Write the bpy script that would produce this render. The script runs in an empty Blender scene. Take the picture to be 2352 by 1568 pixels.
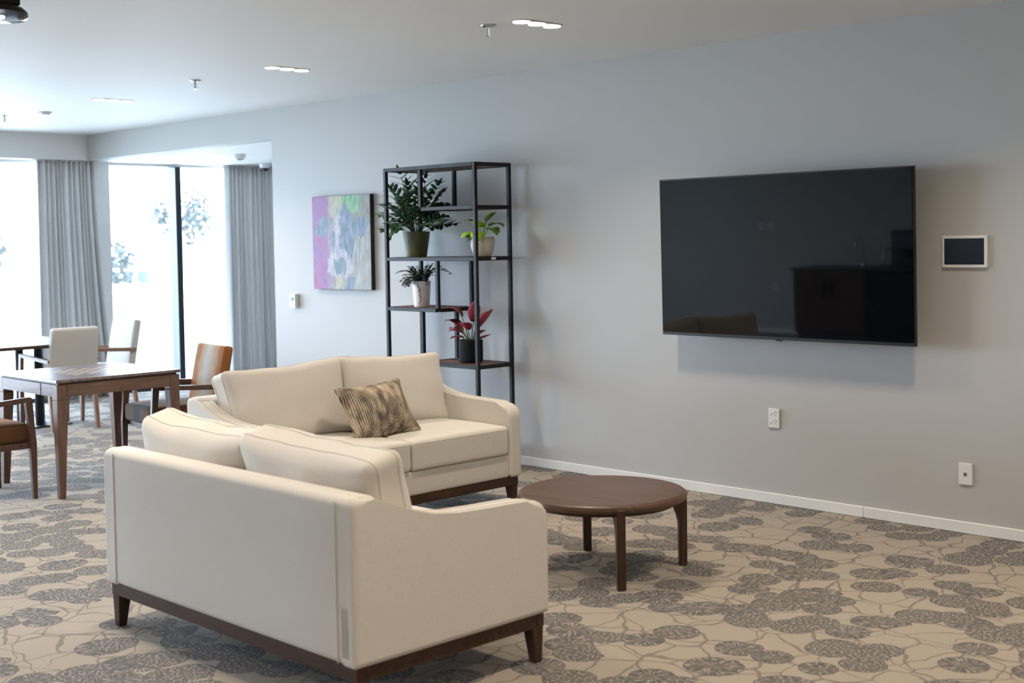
import bpy, bmesh, math, random
from mathutils import Vector, Matrix, noise

S = bpy.context.scene
C = S.collection
PI = math.pi

# ------------------------------------------------------------------ camera
def make_camera():
    f, yaw, pitch, roll, cy = 3006.82, 0.792015, 0.0390408, -0.0172655, 667.41
    fw = Vector((-math.sin(yaw) * math.cos(pitch), math.cos(yaw) * math.cos(pitch), -math.sin(pitch)))
    r = Vector((math.cos(yaw), math.sin(yaw), 0))
    u = r.cross(fw)
    r2 = math.cos(roll) * r + math.sin(roll) * u
    u2 = -math.sin(roll) * r + math.cos(roll) * u
    cam = bpy.data.cameras.new('camera')
    cam.sensor_width = 36
    cam.sensor_fit = 'HORIZONTAL'
    cam.lens = f / 2352 * 36
    cam.shift_y = (cy - 784) / 2352
    cam.clip_start = 0.05
    cam.clip_end = 500
    cam.dof.use_dof = True
    cam.dof.focus_distance = 7.2
    cam.dof.aperture_fstop = 2.8
    o = bpy.data.objects.new('camera', cam)
    m = Matrix((r2, u2, -fw)).transposed().to_4x4()
    m.translation = Vector((0, 0, 1.56))
    o.matrix_world = m
    C.objects.link(o)
    S.camera = o
make_camera()

# ------------------------------------------------------------------ light and exposure
SKY_STRENGTH = 27.0
LAMP_WATT = 6.0
w = bpy.data.worlds.new('overcast_sky')
S.world = w
w.use_nodes = True
bg = w.node_tree.nodes['Background']
bg.inputs[0].default_value = (0.655, 0.80, 1.0, 1)
bg.inputs[1].default_value = SKY_STRENGTH
S.view_settings.view_transform = 'Standard'
S.view_settings.look = 'None'
S.view_settings.exposure = 0.05
S.view_settings.gamma = 1.0
S.view_settings.use_curve_mapping = False
S.cycles.max_bounces = 5
S.cycles.diffuse_bounces = 4
S.cycles.glossy_bounces = 3
S.cycles.transmission_bounces = 3
S.cycles.transparent_max_bounces = 6
S.cycles.caustics_reflective = False
S.cycles.caustics_refractive = False
S.cycles.use_adaptive_sampling = True
S.cycles.adaptive_threshold = 0.025

def portal(name, loc, sy, sz):
    l = bpy.data.lights.new(name, 'AREA')
    l.shape = 'RECTANGLE'
    l.size = sz
    l.size_y = sy
    l.cycles.is_portal = True
    o = bpy.data.objects.new(name, l)
    o.location = loc
    o.rotation_euler = (0, -PI / 2, 0)      # faces +X, into the room
    C.objects.link(o)
portal('daylight_portal', (-12.99, 2.46, 1.22), 8.0, 2.4)
portal('daylight_portal', (-12.99, 7.7, 1.22), 2.0, 2.4)

# ------------------------------------------------------------------ materials
def nodes(name):
    m = bpy.data.materials.new(name)
    m.use_nodes = True
    nt = m.node_tree
    return m, nt, nt.nodes['Principled BSDF']

def N(nt, typ, **kw):
    n = nt.nodes.new(typ)
    for k, v in kw.items():
        if isinstance(k, str) and k.startswith('i_'):
            n.inputs[k[2:].replace('_', ' ')].default_value = v
        else:
            setattr(n, k, v)
    return n

def L(nt, a, b):
    nt.links.new(a, b)

def math_node(nt, op, a, b=None, clamp=False):
    n = nt.nodes.new('ShaderNodeMath')
    n.operation = op
    n.use_clamp = clamp
    for i, v in enumerate((a, b)):
        if v is None:
            continue
        if isinstance(v, (int, float)):
            n.inputs[i].default_value = v
        else:
            nt.links.new(v, n.inputs[i])
    return n.outputs[0]

def mixc(nt, fac, a, b):
    n = nt.nodes.new('ShaderNodeMix')
    n.data_type = 'RGBA'
    if isinstance(fac, (int, float)):
        n.inputs[0].default_value = fac
    else:
        nt.links.new(fac, n.inputs[0])
    for i, v in ((6, a), (7, b)):
        if isinstance(v, (tuple, list)):
            n.inputs[i].default_value = (*v[:3], 1)
        else:
            nt.links.new(v, n.inputs[i])
    return n.outputs[2]

def ramp(nt, fac, stops, interp='LINEAR'):
    n = nt.nodes.new('ShaderNodeValToRGB')
    n.color_ramp.interpolation = interp
    cr = n.color_ramp
    while len(cr.elements) > len(stops):
        cr.elements.remove(cr.elements[-1])
    while len(cr.elements) < len(stops):
        cr.elements.new(1)
    for e, (p, c) in zip(cr.elements, stops):
        e.position = p
        e.color = (*c[:3], 1) if isinstance(c, (tuple, list)) else (c, c, c, 1)
    nt.links.new(fac, n.inputs[0])
    return n.outputs[0]

def coords(nt, kind='Object', scale=(1, 1, 1), rot=(0, 0, 0), loc=(0, 0, 0)):
    t = nt.nodes.new('ShaderNodeTexCoord')
    mp = nt.nodes.new('ShaderNodeMapping')
    mp.inputs['Scale'].default_value = scale
    mp.inputs['Rotation'].default_value = rot
    mp.inputs['Location'].default_value = loc
    nt.links.new(t.outputs[kind], mp.inputs[0])
    return mp.outputs[0]

def noise_tex(nt, vec, scale, detail=3, rough=0.5, dims='3D'):
    n = nt.nodes.new('ShaderNodeTexNoise')
    n.noise_dimensions = dims
    n.inputs['Scale'].default_value = scale
    n.inputs['Detail'].default_value = detail
    n.inputs['Roughness'].default_value = rough
    nt.links.new(vec, n.inputs['Vector'])
    return n

def bump(nt, bsdf, h, strength=0.2, dist=0.01):
    b = nt.nodes.new('ShaderNodeBump')
    b.inputs['Strength'].default_value = strength
    b.inputs['Distance'].default_value = dist
    nt.links.new(h, b.inputs['Height'])
    nt.links.new(b.outputs[0], bsdf.inputs['Normal'])

def plain(name, col, rough=0.5, metal=0.0, var=0.06, scale=12, spec=0.5):
    m, nt, b = nodes(name)
    v = coords(nt)
    n = noise_tex(nt, v, scale, 3)
    c0 = tuple(max(0, x * (1 - var)) for x in col)
    c1 = tuple(min(1, x * (1 + var)) for x in col)
    L(nt, ramp(nt, n.outputs[0], [(0.3, c0), (0.7, c1)]), b.inputs['Base Color'])
    b.inputs['Roughness'].default_value = rough
    b.inputs['Metallic'].default_value = metal
    b.inputs['Specular IOR Level'].default_value = spec
    return m

def paint(name, col, rough=0.6):
    m, nt, b = nodes(name)
    v = coords(nt)
    n = noise_tex(nt, v, 140, 2)
    L(nt, ramp(nt, noise_tex(nt, v, 0.8, 2).outputs[0], [(0.3, tuple(x * .985 for x in col)), (0.7, col)]), b.inputs['Base Color'])
    b.inputs['Roughness'].default_value = rough
    b.inputs['Specular IOR Level'].default_value = 0.3
    bump(nt, b, n.outputs[0], 0.05, 0.002)
    return m

def fabric(name, col, scale=420, var=0.16, rough=0.95):
    m, nt, b = nodes(name)
    v = coords(nt)
    n = noise_tex(nt, coords(nt, 'Object', (1, 1, 3.0)), scale, 2, 0.6)
    n2 = noise_tex(nt, coords(nt, 'Object', (3.0, 3.0, 1)), scale * .8, 2, 0.6)
    big = noise_tex(nt, v, 9, 3)
    h = math_node(nt, 'MULTIPLY', math_node(nt, 'ADD', n.outputs[0], n2.outputs[0]), 0.5)
    c0 = tuple(x * (1 - var) for x in col)
    c1 = tuple(min(1, x * (1 + var)) for x in col)
    c = ramp(nt, h, [(0.35, c0), (0.65, c1)])
    c = mixc(nt, math_node(nt, 'MULTIPLY', big.outputs[0], 0.12), c, tuple(x * .8 for x in col))
    L(nt, c, b.inputs['Base Color'])
    b.inputs['Roughness'].default_value = rough
    b.inputs['Specular IOR Level'].default_value = 0.15
    b.inputs['Sheen Weight'].default_value = 0.15
    bump(nt, b, h, 0.15, 0.0015)
    return m

def wood(name, dark, light, axis='X', scale=1.0, rough=0.42):
    m, nt, b = nodes(name)
    s = {'X': (1.2, 14, 14), 'Y': (14, 1.2, 14), 'Z': (14, 14, 1.2)}[axis]
    v = coords(nt, 'Object', tuple(k * scale for k in s))
    n = noise_tex(nt, v, 2.2, 6, 0.62)
    n.inputs['Distortion'].default_value = 1.2
    fine = noise_tex(nt, coords(nt, 'Object', tuple(k * scale * 6 for k in s)), 3, 3)
    h = math_node(nt, 'ADD', math_node(nt, 'MULTIPLY', n.outputs[0], 0.75), math_node(nt, 'MULTIPLY', fine.outputs[0], 0.25))
    L(nt, ramp(nt, h, [(0.36, dark), (0.64, light)]), b.inputs['Base Color'])
    b.inputs['Roughness'].default_value = rough
    b.inputs['Specular IOR Level'].default_value = 0.32
    bump(nt, b, h, 0.12, 0.002)
    return m

def emitter(name, col, strength):
    m, nt, b = nodes(name)
    b.inputs['Base Color'].default_value = (0.9, 0.9, 0.9, 1)
    b.inputs['Emission Color'].default_value = (*col, 1)
    b.inputs['Emission Strength'].default_value = strength
    m.cycles.emission_sampling = 'NONE'
    return m

def clear_glass(name, tint=(1, 1, 1), refl=1.0):
    m, nt, b = nodes(name)
    nt.nodes.remove(b)
    t = N(nt, 'ShaderNodeBsdfTransparent')
    t.inputs[0].default_value = (*tint, 1)
    g = N(nt, 'ShaderNodeBsdfGlossy')
    g.inputs['Roughness'].default_value = 0.02
    fr = N(nt, 'ShaderNodeFresnel')
    fr.inputs[0].default_value = 1.45
    mx = N(nt, 'ShaderNodeMixShader')
    L(nt, math_node(nt, 'MULTIPLY', fr.outputs[0], refl), mx.inputs[0])
    L(nt, t.outputs[0], mx.inputs[1])
    L(nt, g.outputs[0], mx.inputs[2])
    L(nt, mx.outputs[0], nt.nodes['Material Output'].inputs[0])
    return m

def carpet():
    m, nt, b = nodes('patterned_carpet')
    tc = nt.nodes.new('ShaderNodeTexCoord').outputs['Object']
    # gentle warp of the drawing
    wn = noise_tex(nt, tc, 7, 1)
    sub = N(nt, 'ShaderNodeVectorMath', operation='SUBTRACT')
    L(nt, wn.outputs['Color'], sub.inputs[0]); sub.inputs[1].default_value = (0.5, 0.5, 0.5)
    sc = N(nt, 'ShaderNodeVectorMath', operation='SCALE'); sc.inputs['Scale'].default_value = 0.11
    L(nt, sub.outputs[0], sc.inputs[0])
    wv = N(nt, 'ShaderNodeVectorMath', operation='ADD')
    L(nt, tc, wv.inputs[0]); L(nt, sc.outputs[0], wv.inputs[1])
    pile = noise_tex(nt, tc, 260, 2, 0.7)
    base = ramp(nt, pile.outputs[0], [(0.28, (0.25, 0.217, 0.178)), (0.72, (0.49, 0.432, 0.36))])
    ink = (0.125, 0.118, 0.115)
    # stem lines
    mask = None
    col = base
    for scale, width, off in ((4.8, 0.026, 0), (3.4, 0.013, 3.3)):
        mp = N(nt, 'ShaderNodeMapping'); mp.inputs['Location'].default_value = (off, off * 2, 0)
        L(nt, wv.outputs[0], mp.inputs[0])
        vo = N(nt, 'ShaderNodeTexVoronoi', feature='DISTANCE_TO_EDGE', voronoi_dimensions='2D')
        vo.inputs['Scale'].default_value = scale
        L(nt, mp.outputs[0], vo.inputs['Vector'])
        wvar = math_node(nt, 'MULTIPLY', noise_tex(nt, tc, 4, 1).outputs[0], width * 2.2)
        line = math_node(nt, 'LESS_THAN', vo.outputs['Distance'], wvar)
        col = mixc(nt, math_node(nt, 'MULTIPLY', line, 0.75), col, (0.16, 0.145, 0.13))
    # lily pads, three overlapping drifts
    for i, (scale, r0, r1, off, act) in enumerate(((4.0, 0.32, 0.45, 0.0, 0.46), (3.7, 0.30, 0.42, 5.17, 0.50), (4.4, 0.32, 0.46, 9.6, 0.62))):
        mp = N(nt, 'ShaderNodeMapping'); mp.inputs['Location'].default_value = (off, off * 1.7, 0)
        L(nt, tc, mp.inputs[0])
        vo = N(nt, 'ShaderNodeTexVoronoi', feature='F1', voronoi_dimensions='2D')
        vo.inputs['Scale'].default_value = scale
        vo.inputs['Randomness'].default_value = 0.75
        L(nt, mp.outputs[0], vo.inputs['Vector'])
        sep = N(nt, 'ShaderNodeSeparateColor'); L(nt, vo.outputs['Color'], sep.inputs[0])
        edge_n = math_node(nt, 'MULTIPLY', math_node(nt, 'SUBTRACT', noise_tex(nt, tc, 42, 1).outputs[0], 0.5), 0.05)
        rad = math_node(nt, 'ADD', math_node(nt, 'ADD', math_node(nt, 'MULTIPLY', sep.outputs[0], r1 - r0), r0), edge_n)
        on = math_node(nt, 'GREATER_THAN', sep.outputs[1], act)
        inside = math_node(nt, 'MULTIPLY', math_node(nt, 'LESS_THAN', vo.outputs['Distance'], rad), on)
        rim = math_node(nt, 'MULTIPLY', math_node(nt, 'GREATER_THAN', vo.outputs['Distance'], math_node(nt, 'SUBTRACT', rad, 0.022)), inside)
        d = N(nt, 'ShaderNodeVectorMath', operation='SUBTRACT')
        L(nt, mp.outputs[0], d.inputs[0]); L(nt, vo.outputs['Position'], d.inputs[1])
        sx = N(nt, 'ShaderNodeSeparateXYZ'); L(nt, d.outputs[0], sx.inputs[0])
        ang = math_node(nt, 'ARCTAN2', sx.outputs[1], sx.outputs[0])
        cv = N(nt, 'ShaderNodeCombineXYZ')
        L(nt, math_node(nt, 'MULTIPLY', ang, 6.5), cv.inputs[0])
        L(nt, math_node(nt, 'MULTIPLY', vo.outputs['Distance'], 5.0), cv.inputs[1])
        L(nt, math_node(nt, 'MULTIPLY', sep.outputs[2], 40.0), cv.inputs[2])
        ray = noise_tex(nt, cv.outputs[0], 1.3, 2, 0.6)
        spk = noise_tex(nt, tc, 85, 1, 0.5)
        which = math_node(nt, 'GREATER_THAN', sep.outputs[2], 0.45)
        tex = mixc(nt, which, spk.outputs[0], ray.outputs[0])
        pad = ramp(nt, tex, [(0.46, (0.11, 0.105, 0.103)), (0.54, (0.175, 0.162, 0.15)), (0.61, (0.37, 0.328, 0.28))])
        pad = mixc(nt, math_node(nt, 'MULTIPLY', rim, 0.85), pad, (0.11, 0.105, 0.1))
        col = mixc(nt, inside, col, pad)
    L(nt, col, b.inputs['Base Color'])
    b.inputs['Roughness'].default_value = 1.0
    b.inputs['Specular IOR Level'].default_value = 0.05
    b.inputs['Sheen Weight'].default_value = 0.1
    bump(nt, b, pile.outputs[0], 0.5, 0.006)
    return m

def hide(name, pale, mid, rust, side=1.0):
    m, nt, b = nodes(name)
    tc = nt.nodes.new('ShaderNodeTexCoord').outputs['Object']
    sx = N(nt, 'ShaderNodeSeparateXYZ'); L(nt, tc, sx.inputs[0])
    n = noise_tex(nt, tc, 6, 4, 0.6)
    hair = noise_tex(nt, coords(nt, 'Object', (60, 60, 8)), 4, 3, 0.7)
    a = math_node(nt, 'MULTIPLY', math_node(nt, 'ABSOLUTE', sx.outputs[0]), 3.2 * side)
    f = math_node(nt, 'ADD', math_node(nt, 'ADD', a, math_node(nt, 'MULTIPLY', n.outputs[0], 0.7)), math_node(nt, 'MULTIPLY', hair.outputs[0], 0.25))
    L(nt, ramp(nt, f, [(0.55, pale), (0.85, mid), (1.0, rust)]), b.inputs['Base Color'])
    b.inputs['Roughness'].default_value = 0.9
    b.inputs['Specular IOR Level'].default_value = 0.15
    b.inputs['Sheen Weight'].default_value = 0.05
    bump(nt, b, hair.outputs[0], 0.3, 0.004)
    return m

def woven_cushion():
    m, nt, b = nodes('woven_cushion_cloth')
    tc = nt.nodes.new('ShaderNodeTexCoord').outputs['Object']
    sx = N(nt, 'ShaderNodeSeparateXYZ'); L(nt, tc, sx.inputs[0])
    x, z = sx.outputs[0], sx.outputs[2]
    row = math_node(nt, 'SINE', math_node(nt, 'MULTIPLY', x, 620))
    wob = math_node(nt, 'MULTIPLY', noise_tex(nt, tc, 30, 2).outputs[0], 6)
    st = math_node(nt, 'SINE', math_node(nt, 'ADD', math_node(nt, 'MULTIPLY', z, 900), wob))
    band = math_node(nt, 'SINE', math_node(nt, 'MULTIPLY', x, 57))
    blot = noise_tex(nt, coords(nt, 'Object', (1.6, 1, 0.6)), 15, 3, 0.55)
    fac = math_node(nt, 'ADD', math_node(nt, 'MULTIPLY', math_node(nt, 'ADD', row, st), 0.24), math_node(nt, 'MULTIPLY', band, 0.06))
    fac = math_node(nt, 'ADD', fac, math_node(nt, 'MULTIPLY', math_node(nt, 'SUBTRACT', blot.outputs[0], 0.5), 1.9))
    L(nt, ramp(nt, math_node(nt, 'ADD', fac, 0.5), [(0.25, (0.085, 0.072, 0.068)), (0.45, (0.22, 0.18, 0.145)), (0.62, (0.56, 0.46, 0.34))]), b.inputs['Base Color'])
    b.inputs['Roughness'].default_value = 0.95
    b.inputs['Specular IOR Level'].default_value = 0.1
    bump(nt, b, st, 0.25, 0.003)
    return m

def painting_mat():
    # loose abstract brushwork, laid out in the canvas's own x/z (metres from its centre)
    m, nt, b = nodes('painted_canvas')
    tc = nt.nodes.new('ShaderNodeTexCoord').outputs['Object']
    wn = noise_tex(nt, coords(nt, 'Object', (9, 9, 4)), 1.6, 4, 0.65)
    sub = N(nt, 'ShaderNodeVectorMath', operation='SUBTRACT')
    L(nt, wn.outputs['Color'], sub.inputs[0]); sub.inputs[1].default_value = (0.5, 0.5, 0.5)
    sc = N(nt, 'ShaderNodeVectorMath', operation='SCALE'); sc.inputs['Scale'].default_value = 0.24
    L(nt, sub.outputs[0], sc.inputs[0])
    ad = N(nt, 'ShaderNodeVectorMath', operation='ADD')
    L(nt, tc, ad.inputs[0]); L(nt, sc.outputs[0], ad.inputs[1])
    sx = N(nt, 'ShaderNodeSeparateXYZ'); L(nt, ad.outputs[0], sx.inputs[0])
    x, z = sx.outputs[0], sx.outputs[2]
    stroke = noise_tex(nt, coords(nt, 'Object', (22, 22, 6)), 1.4, 3, 0.6)
    st2 = noise_tex(nt, coords(nt, 'Object', (30, 30, 9), (0, 0.5, 0), (3, 1, 2)), 1.2, 3, 0.6)

    def ell(cx, cz, rx, rz, soft=0.25):
        dx = math_node(nt, 'POWER', math_node(nt, 'ABSOLUTE', math_node(nt, 'DIVIDE', math_node(nt, 'SUBTRACT', x, cx), rx)), 2)
        dz = math_node(nt, 'POWER', math_node(nt, 'ABSOLUTE', math_node(nt, 'DIVIDE', math_node(nt, 'SUBTRACT', z, cz), rz)), 2)
        d = math_node(nt, 'ADD', dx, dz)
        return math_node(nt, 'DIVIDE', math_node(nt, 'SUBTRACT', 1.0, d), soft, clamp=True)
    grey = ramp(nt, stroke.outputs[0], [(0.3, (0.28, 0.27, 0.25)), (0.55, (0.45, 0.44, 0.41)), (0.75, (0.60, 0.62, 0.62))])
    col = grey
    purple = ramp(nt, stroke.outputs[0], [(0.3, (0.27, 0.19, 0.38)), (0.5, (0.42, 0.25, 0.42)), (0.68, (0.47, 0.20, 0.32))])
    col = mixc(nt, math_node(nt, 'MULTIPLY', math_node(nt, 'SUBTRACT', -0.12, x), 14, clamp=True), col, purple)
    taupe = ramp(nt, st2.outputs[0], [(0.3, (0.25, 0.23, 0.21)), (0.7, (0.38, 0.36, 0.33))])
    col = mixc(nt, ell(0.27, 0.28, 0.26, 0.20), col, taupe)
    green = ramp(nt, st2.outputs[0], [(0.35, (0.20, 0.36, 0.22)), (0.55, (0.33, 0.56, 0.36)), (0.75, (0.58, 0.60, 0.42))])
    col = mixc(nt, ell(0.07, 0.33, 0.20, 0.10), col, green)
    cream = ramp(nt, stroke.outputs[0], [(0.35, (0.50, 0.47, 0.33)), (0.65, (0.68, 0.63, 0.52))])
    col = mixc(nt, ell(-0.06, 0.30, 0.08, 0.11), col, cream)
    blue = ramp(nt, st2.outputs[0], [(0.28, (0.12, 0.17, 0.25)), (0.5, (0.24, 0.29, 0.34)), (0.68, (0.42, 0.42, 0.55))])
    col = mixc(nt, ell(0.03, 0.04, 0.17, 0.26), col, blue)
    col = mixc(nt, ell(-0.24, 0.13, 0.10, 0.10), col, blue)
    col = mixc(nt, ell(0.24, 0.12, 0.11, 0.09), col, blue)
    pale = ramp(nt, stroke.outputs[0], [(0.35, (0.45, 0.43, 0.52)), (0.65, (0.70, 0.67, 0.64))])
    col = mixc(nt, ell(-0.06, 0.05, 0.045, 0.22), col, pale)
    col = mixc(nt, ell(-0.03, -0.18, 0.15, 0.13), col, pale)
    col = mixc(nt, ell(-0.02, -0.19, 0.09, 0.085), col, ramp(nt, st2.outputs[0], [(0.3, (0.17, 0.23, 0.27)), (0.7, (0.30, 0.38, 0.42))]))
    col = mixc(nt, ell(-0.05, -0.335, 0.08, 0.06), col, cream)
    col = mixc(nt, ell(0.11, -0.34, 0.06, 0.08), col, blue)
    hs = N(nt, 'ShaderNodeHueSaturation')
    hs.inputs['Saturation'].default_value = 1.35
    hs.inputs['Value'].default_value = 0.72
    L(nt, col, hs.inputs['Color'])
    L(nt, hs.outputs[0], b.inputs['Base Color'])
    b.inputs['Roughness'].default_value = 0.6
    bump(nt, b, stroke.outputs[0], 0.3, 0.003)
    return m

def chess_mat():
    # dark walnut top with a printed draughts board in the middle
    m, nt, b = nodes('games_table_top')
    v = coords(nt, 'Object', (1.2, 14, 14))
    n = noise_tex(nt, v, 2.2, 6, 0.62)
    base = ramp(nt, n.outputs[0], [(0.36, (0.075, 0.04, 0.027)), (0.64, (0.15, 0.085, 0.058))])
    tc = nt.nodes.new('ShaderNodeTexCoord').outputs['Object']
    ch = N(nt, 'ShaderNodeTexChecker'); ch.inputs['Scale'].default_value = 20
    L(nt, tc, ch.inputs[0])
    sx = N(nt, 'ShaderNodeSeparateXYZ'); L(nt, tc, sx.inputs[0])
    mx = math_node(nt, 'MAXIMUM', math_node(nt, 'ABSOLUTE', sx.outputs[0]), math_node(nt, 'ABSOLUTE', sx.outputs[1]))
    ins = math_node(nt, 'LESS_THAN', mx, 0.2)
    rimm = math_node(nt, 'MULTIPLY', math_node(nt, 'LESS_THAN', mx, 0.215), math_node(nt, 'GREATER_THAN', mx, 0.207))
    col = mixc(nt, math_node(nt, 'MULTIPLY', ins, ch.outputs[1]), base, (0.42, 0.30, 0.20))
    col = mixc(nt, rimm, col, (0.03, 0.018, 0.012))
    L(nt, col, b.inputs['Base Color'])
    b.inputs['Roughness'].default_value = 0.22
    b.inputs['Specular IOR Level'].default_value = 0.7
    return m

M = {}
M['wall'] = paint('wall_paint', (0.50, 0.495, 0.482))
M['ceiling'] = paint('ceiling_paint', (0.80, 0.795, 0.785))
M['trim'] = paint('trim_enamel', (0.82, 0.82, 0.80), 0.35)
M['carpet'] = carpet()
M['sofa'] = fabric('oatmeal_linen', (0.67, 0.635, 0.58))
M['seam'] = fabric('oatmeal_seam', (0.57, 0.53, 0.47))
M['cream'] = fabric('cream_chair_cloth', (0.50, 0.47, 0.43), 300)
def curtain_cloth():
    m = fabric('grey_curtain_linen', (0.74, 0.73, 0.72), 260)
    nt = m.node_tree
    b = nt.nodes['Principled BSDF']
    t = N(nt, 'ShaderNodeBsdfTranslucent')
    t.inputs[0].default_value = (0.62, 0.61, 0.60, 1)
    mx = N(nt, 'ShaderNodeMixShader')
    mx.inputs[0].default_value = 0.18
    L(nt, b.outputs[0], mx.inputs[1]); L(nt, t.outputs[0], mx.inputs[2])
    L(nt, mx.outputs[0], nt.nodes['Material Output'].inputs[0])
    return m
M['curtain'] = curtain_cloth()
M['dwood'] = wood('dark_walnut', (0.035, 0.016, 0.009), (0.075, 0.036, 0.02), 'Z')
M['dwood_x'] = wood('dark_walnut_rail', (0.035, 0.016, 0.009), (0.075, 0.036, 0.02), 'X')
M['coffee'] = wood('coffee_table_oak', (0.075, 0.041, 0.028), (0.135, 0.076, 0.054), 'X', 0.8, 0.38)
M['coffee_leg'] = wood('coffee_table_leg_oak', (0.04, 0.02, 0.011), (0.085, 0.045, 0.024), 'Z', 1, 0.4)
M['gwood'] = wood('games_table_walnut', (0.10, 0.052, 0.034), (0.19, 0.105, 0.07), 'Z')
M['gwood_x'] = wood('games_table_rail', (0.10, 0.052, 0.034), (0.19, 0.105, 0.07), 'X')
M['gwood_y'] = wood('games_table_rail_cross', (0.10, 0.052, 0.034), (0.19, 0.105, 0.07), 'Y')
M['cwood'] = wood('chair_walnut', (0.06, 0.03, 0.018), (0.12, 0.062, 0.04), 'Z')
M['lwood'] = wood('light_brown_beech', (0.17, 0.085, 0.048), (0.30, 0.165, 0.10), 'Z')
M['shelfwood'] = wood('rustic_shelf_board', (0.085, 0.04, 0.025), (0.19, 0.095, 0.06), 'X', 1.2, 0.6)
M['black'] = plain('black_steel', (0.011, 0.012, 0.014), 0.55, 0.0, spec=0.3)
M['frame'] = plain('dark_window_frame', (0.018, 0.024, 0.032), 0.4, 0.2)
M['dark_edge'] = plain('black_canvas_edge', (0.01, 0.01, 0.012), 0.7)
M['tvframe'] = plain('tv_bezel', (0.008, 0.008, 0.01), 0.35)
def screen_mat():
    m, nt, b = nodes('tv_glass')
    n = noise_tex(nt, coords(nt), 3, 1)
    L(nt, ramp(nt, n.outputs[0], [(0.3, (0.0012, 0.0016, 0.0022)), (0.7, (0.0014, 0.0018, 0.0026))]), b.inputs['Base Color'])
    b.inputs['Roughness'].default_value = 0.03
    b.inputs['IOR'].default_value = 1.43
    return m
M['screen'] = screen_mat()
M['white_plastic'] = plain('white_plastic', (0.78, 0.78, 0.80), 0.35, 0, 0.02)
M['grey_plastic'] = plain('grey_plastic', (0.30, 0.30, 0.31), 0.4)
M['slot'] = plain('dark_slot', (0.05, 0.05, 0.055), 0.5)
M['green_button'] = plain('teal_button', (0.06, 0.42, 0.33), 0.4)
M['tablet_glass'] = plain('tablet_screen', (0.008, 0.013, 0.025), 0.12)
M['canvas'] = painting_mat()
M['chess'] = chess_mat()
M['hide_a'] = hide('cow_hide_pale', (0.34, 0.30, 0.26), (0.30, 0.19, 0.11), (0.24, 0.095, 0.028))
M['hide_seat'] = hide('cow_hide_grey', (0.06, 0.048, 0.036), (0.10, 0.075, 0.054), (0.13, 0.062, 0.03))
M['hide_b'] = hide('cow_hide_rust', (0.27, 0.13, 0.05), (0.22, 0.095, 0.034), (0.10, 0.045, 0.02))
M['woven'] = woven_cushion()
M['fern'] = plain('fern_leaf', (0.028, 0.082, 0.033), 0.55, 0, 0.55, 14)
M['fern_light'] = plain('young_fern_leaf', (0.07, 0.20, 0.045), 0.55, 0, 0.3, 14)
M['lime'] = plain('lime_leaf', (0.26, 0.46, 0.012), 0.4, 0, 0.35, 9)
M['lime_dark'] = plain('deep_lime_leaf', (0.10, 0.24, 0.015), 0.4, 0, 0.3, 9)
M['redleaf'] = plain('red_leaf', (0.30, 0.035, 0.05), 0.45, 0, 0.5, 16)
M['redstem'] = plain('green_red_stem', (0.10, 0.11, 0.035), 0.5, 0, 0.4, 20)
M['smallfern'] = plain('small_fern_leaf', (0.016, 0.036, 0.017), 0.55, 0, 0.4, 20)
M['soil'] = plain('potting_soil', (0.02, 0.014, 0.01), 1.0, 0, 0.5, 60)
M['pot_green'] = plain('olive_ceramic', (0.058, 0.075, 0.022), 0.5, 0, 0.05)
M['pot_cream'] = plain('cream_ceramic', (0.56, 0.52, 0.42), 0.6, 0, 0.06)
M['pot_white'] = plain('white_ceramic', (0.75, 0.74, 0.76), 0.4, 0, 0.03)
M['pot_black'] = plain('black_ceramic', (0.010, 0.011, 0.014), 0.8, spec=0.2)
M['chrome'] = plain('brushed_metal', (0.6, 0.6, 0.62), 0.25, 0.9, 0.03)
M['lens'] = emitter('downlight_lens', (1.0, 0.93, 0.84), 8.0)
M['lens_cool'] = emitter('fitting_lamp', (0.85, 0.93, 1.0), 6.0)
M['glass'] = clear_glass('window_glass', (0.97, 0.99, 1.0), 0.6)
M['clear_plastic'] = clear_glass('clear_plastic', (0.82, 0.85, 0.88), 1.0)
M['cabinet'] = wood('fluted_cabinet_timber', (0.085, 0.05, 0.03), (0.16, 0.10, 0.062), 'Z')
M['benchtop'] = plain('charcoal_benchtop', (0.03, 0.03, 0.034), 0.4)
M['grass'] = plain('outdoor_paving', (0.55, 0.56, 0.52), 0.9, 0, 0.1, 1)
M['house_wall'] = plain('house_render', (0.8, 0.8, 0.78), 0.8)
M['roof_tile'] = plain('pale_roof_tile', (0.62, 0.62, 0.62), 0.8, 0, 0.1, 3)
M['house_glass'] = plain('house_window', (0.012, 0.02, 0.026), 0.2)
M['foliage'] = plain('garden_foliage', (0.036, 0.042, 0.038), 0.8, 0, 0.4, 2)
M['bark'] = plain('tree_bark', (0.25, 0.21, 0.17), 0.9)

# ------------------------------------------------------------------ mesh helpers
def link(o, parent=None):
    C.objects.link(o)
    if parent is not None:
        o.parent = parent
    return o

def obj(name, bm, mat, parent=None, smooth=False, angle=None):
    me = bpy.data.meshes.new(name)
    bmesh.ops.recalc_face_normals(bm, faces=bm.faces)
    bm.to_mesh(me)
    bm.free()
    me.materials.append(M[mat] if isinstance(mat, str) else mat)
    if smooth:
        for p in me.polygons:
            p.use_smooth = True
        if angle:
            try:
                me.set_sharp_from_angle(angle=math.radians(angle))
            except Exception:
                pass
    o = link(bpy.data.objects.new(name, me), parent)
    if smooth and angle:
        wn = o.modifiers.new('flat_face_normals', 'WEIGHTED_NORMAL')
        wn.keep_sharp = True
    return o

def empty(name, loc, rz=0.0):
    o = bpy.data.objects.new(name, None)
    o.empty_display_size = 0.1
    o.location = loc
    o.rotation_euler = (0, 0, rz)
    return link(o)

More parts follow.
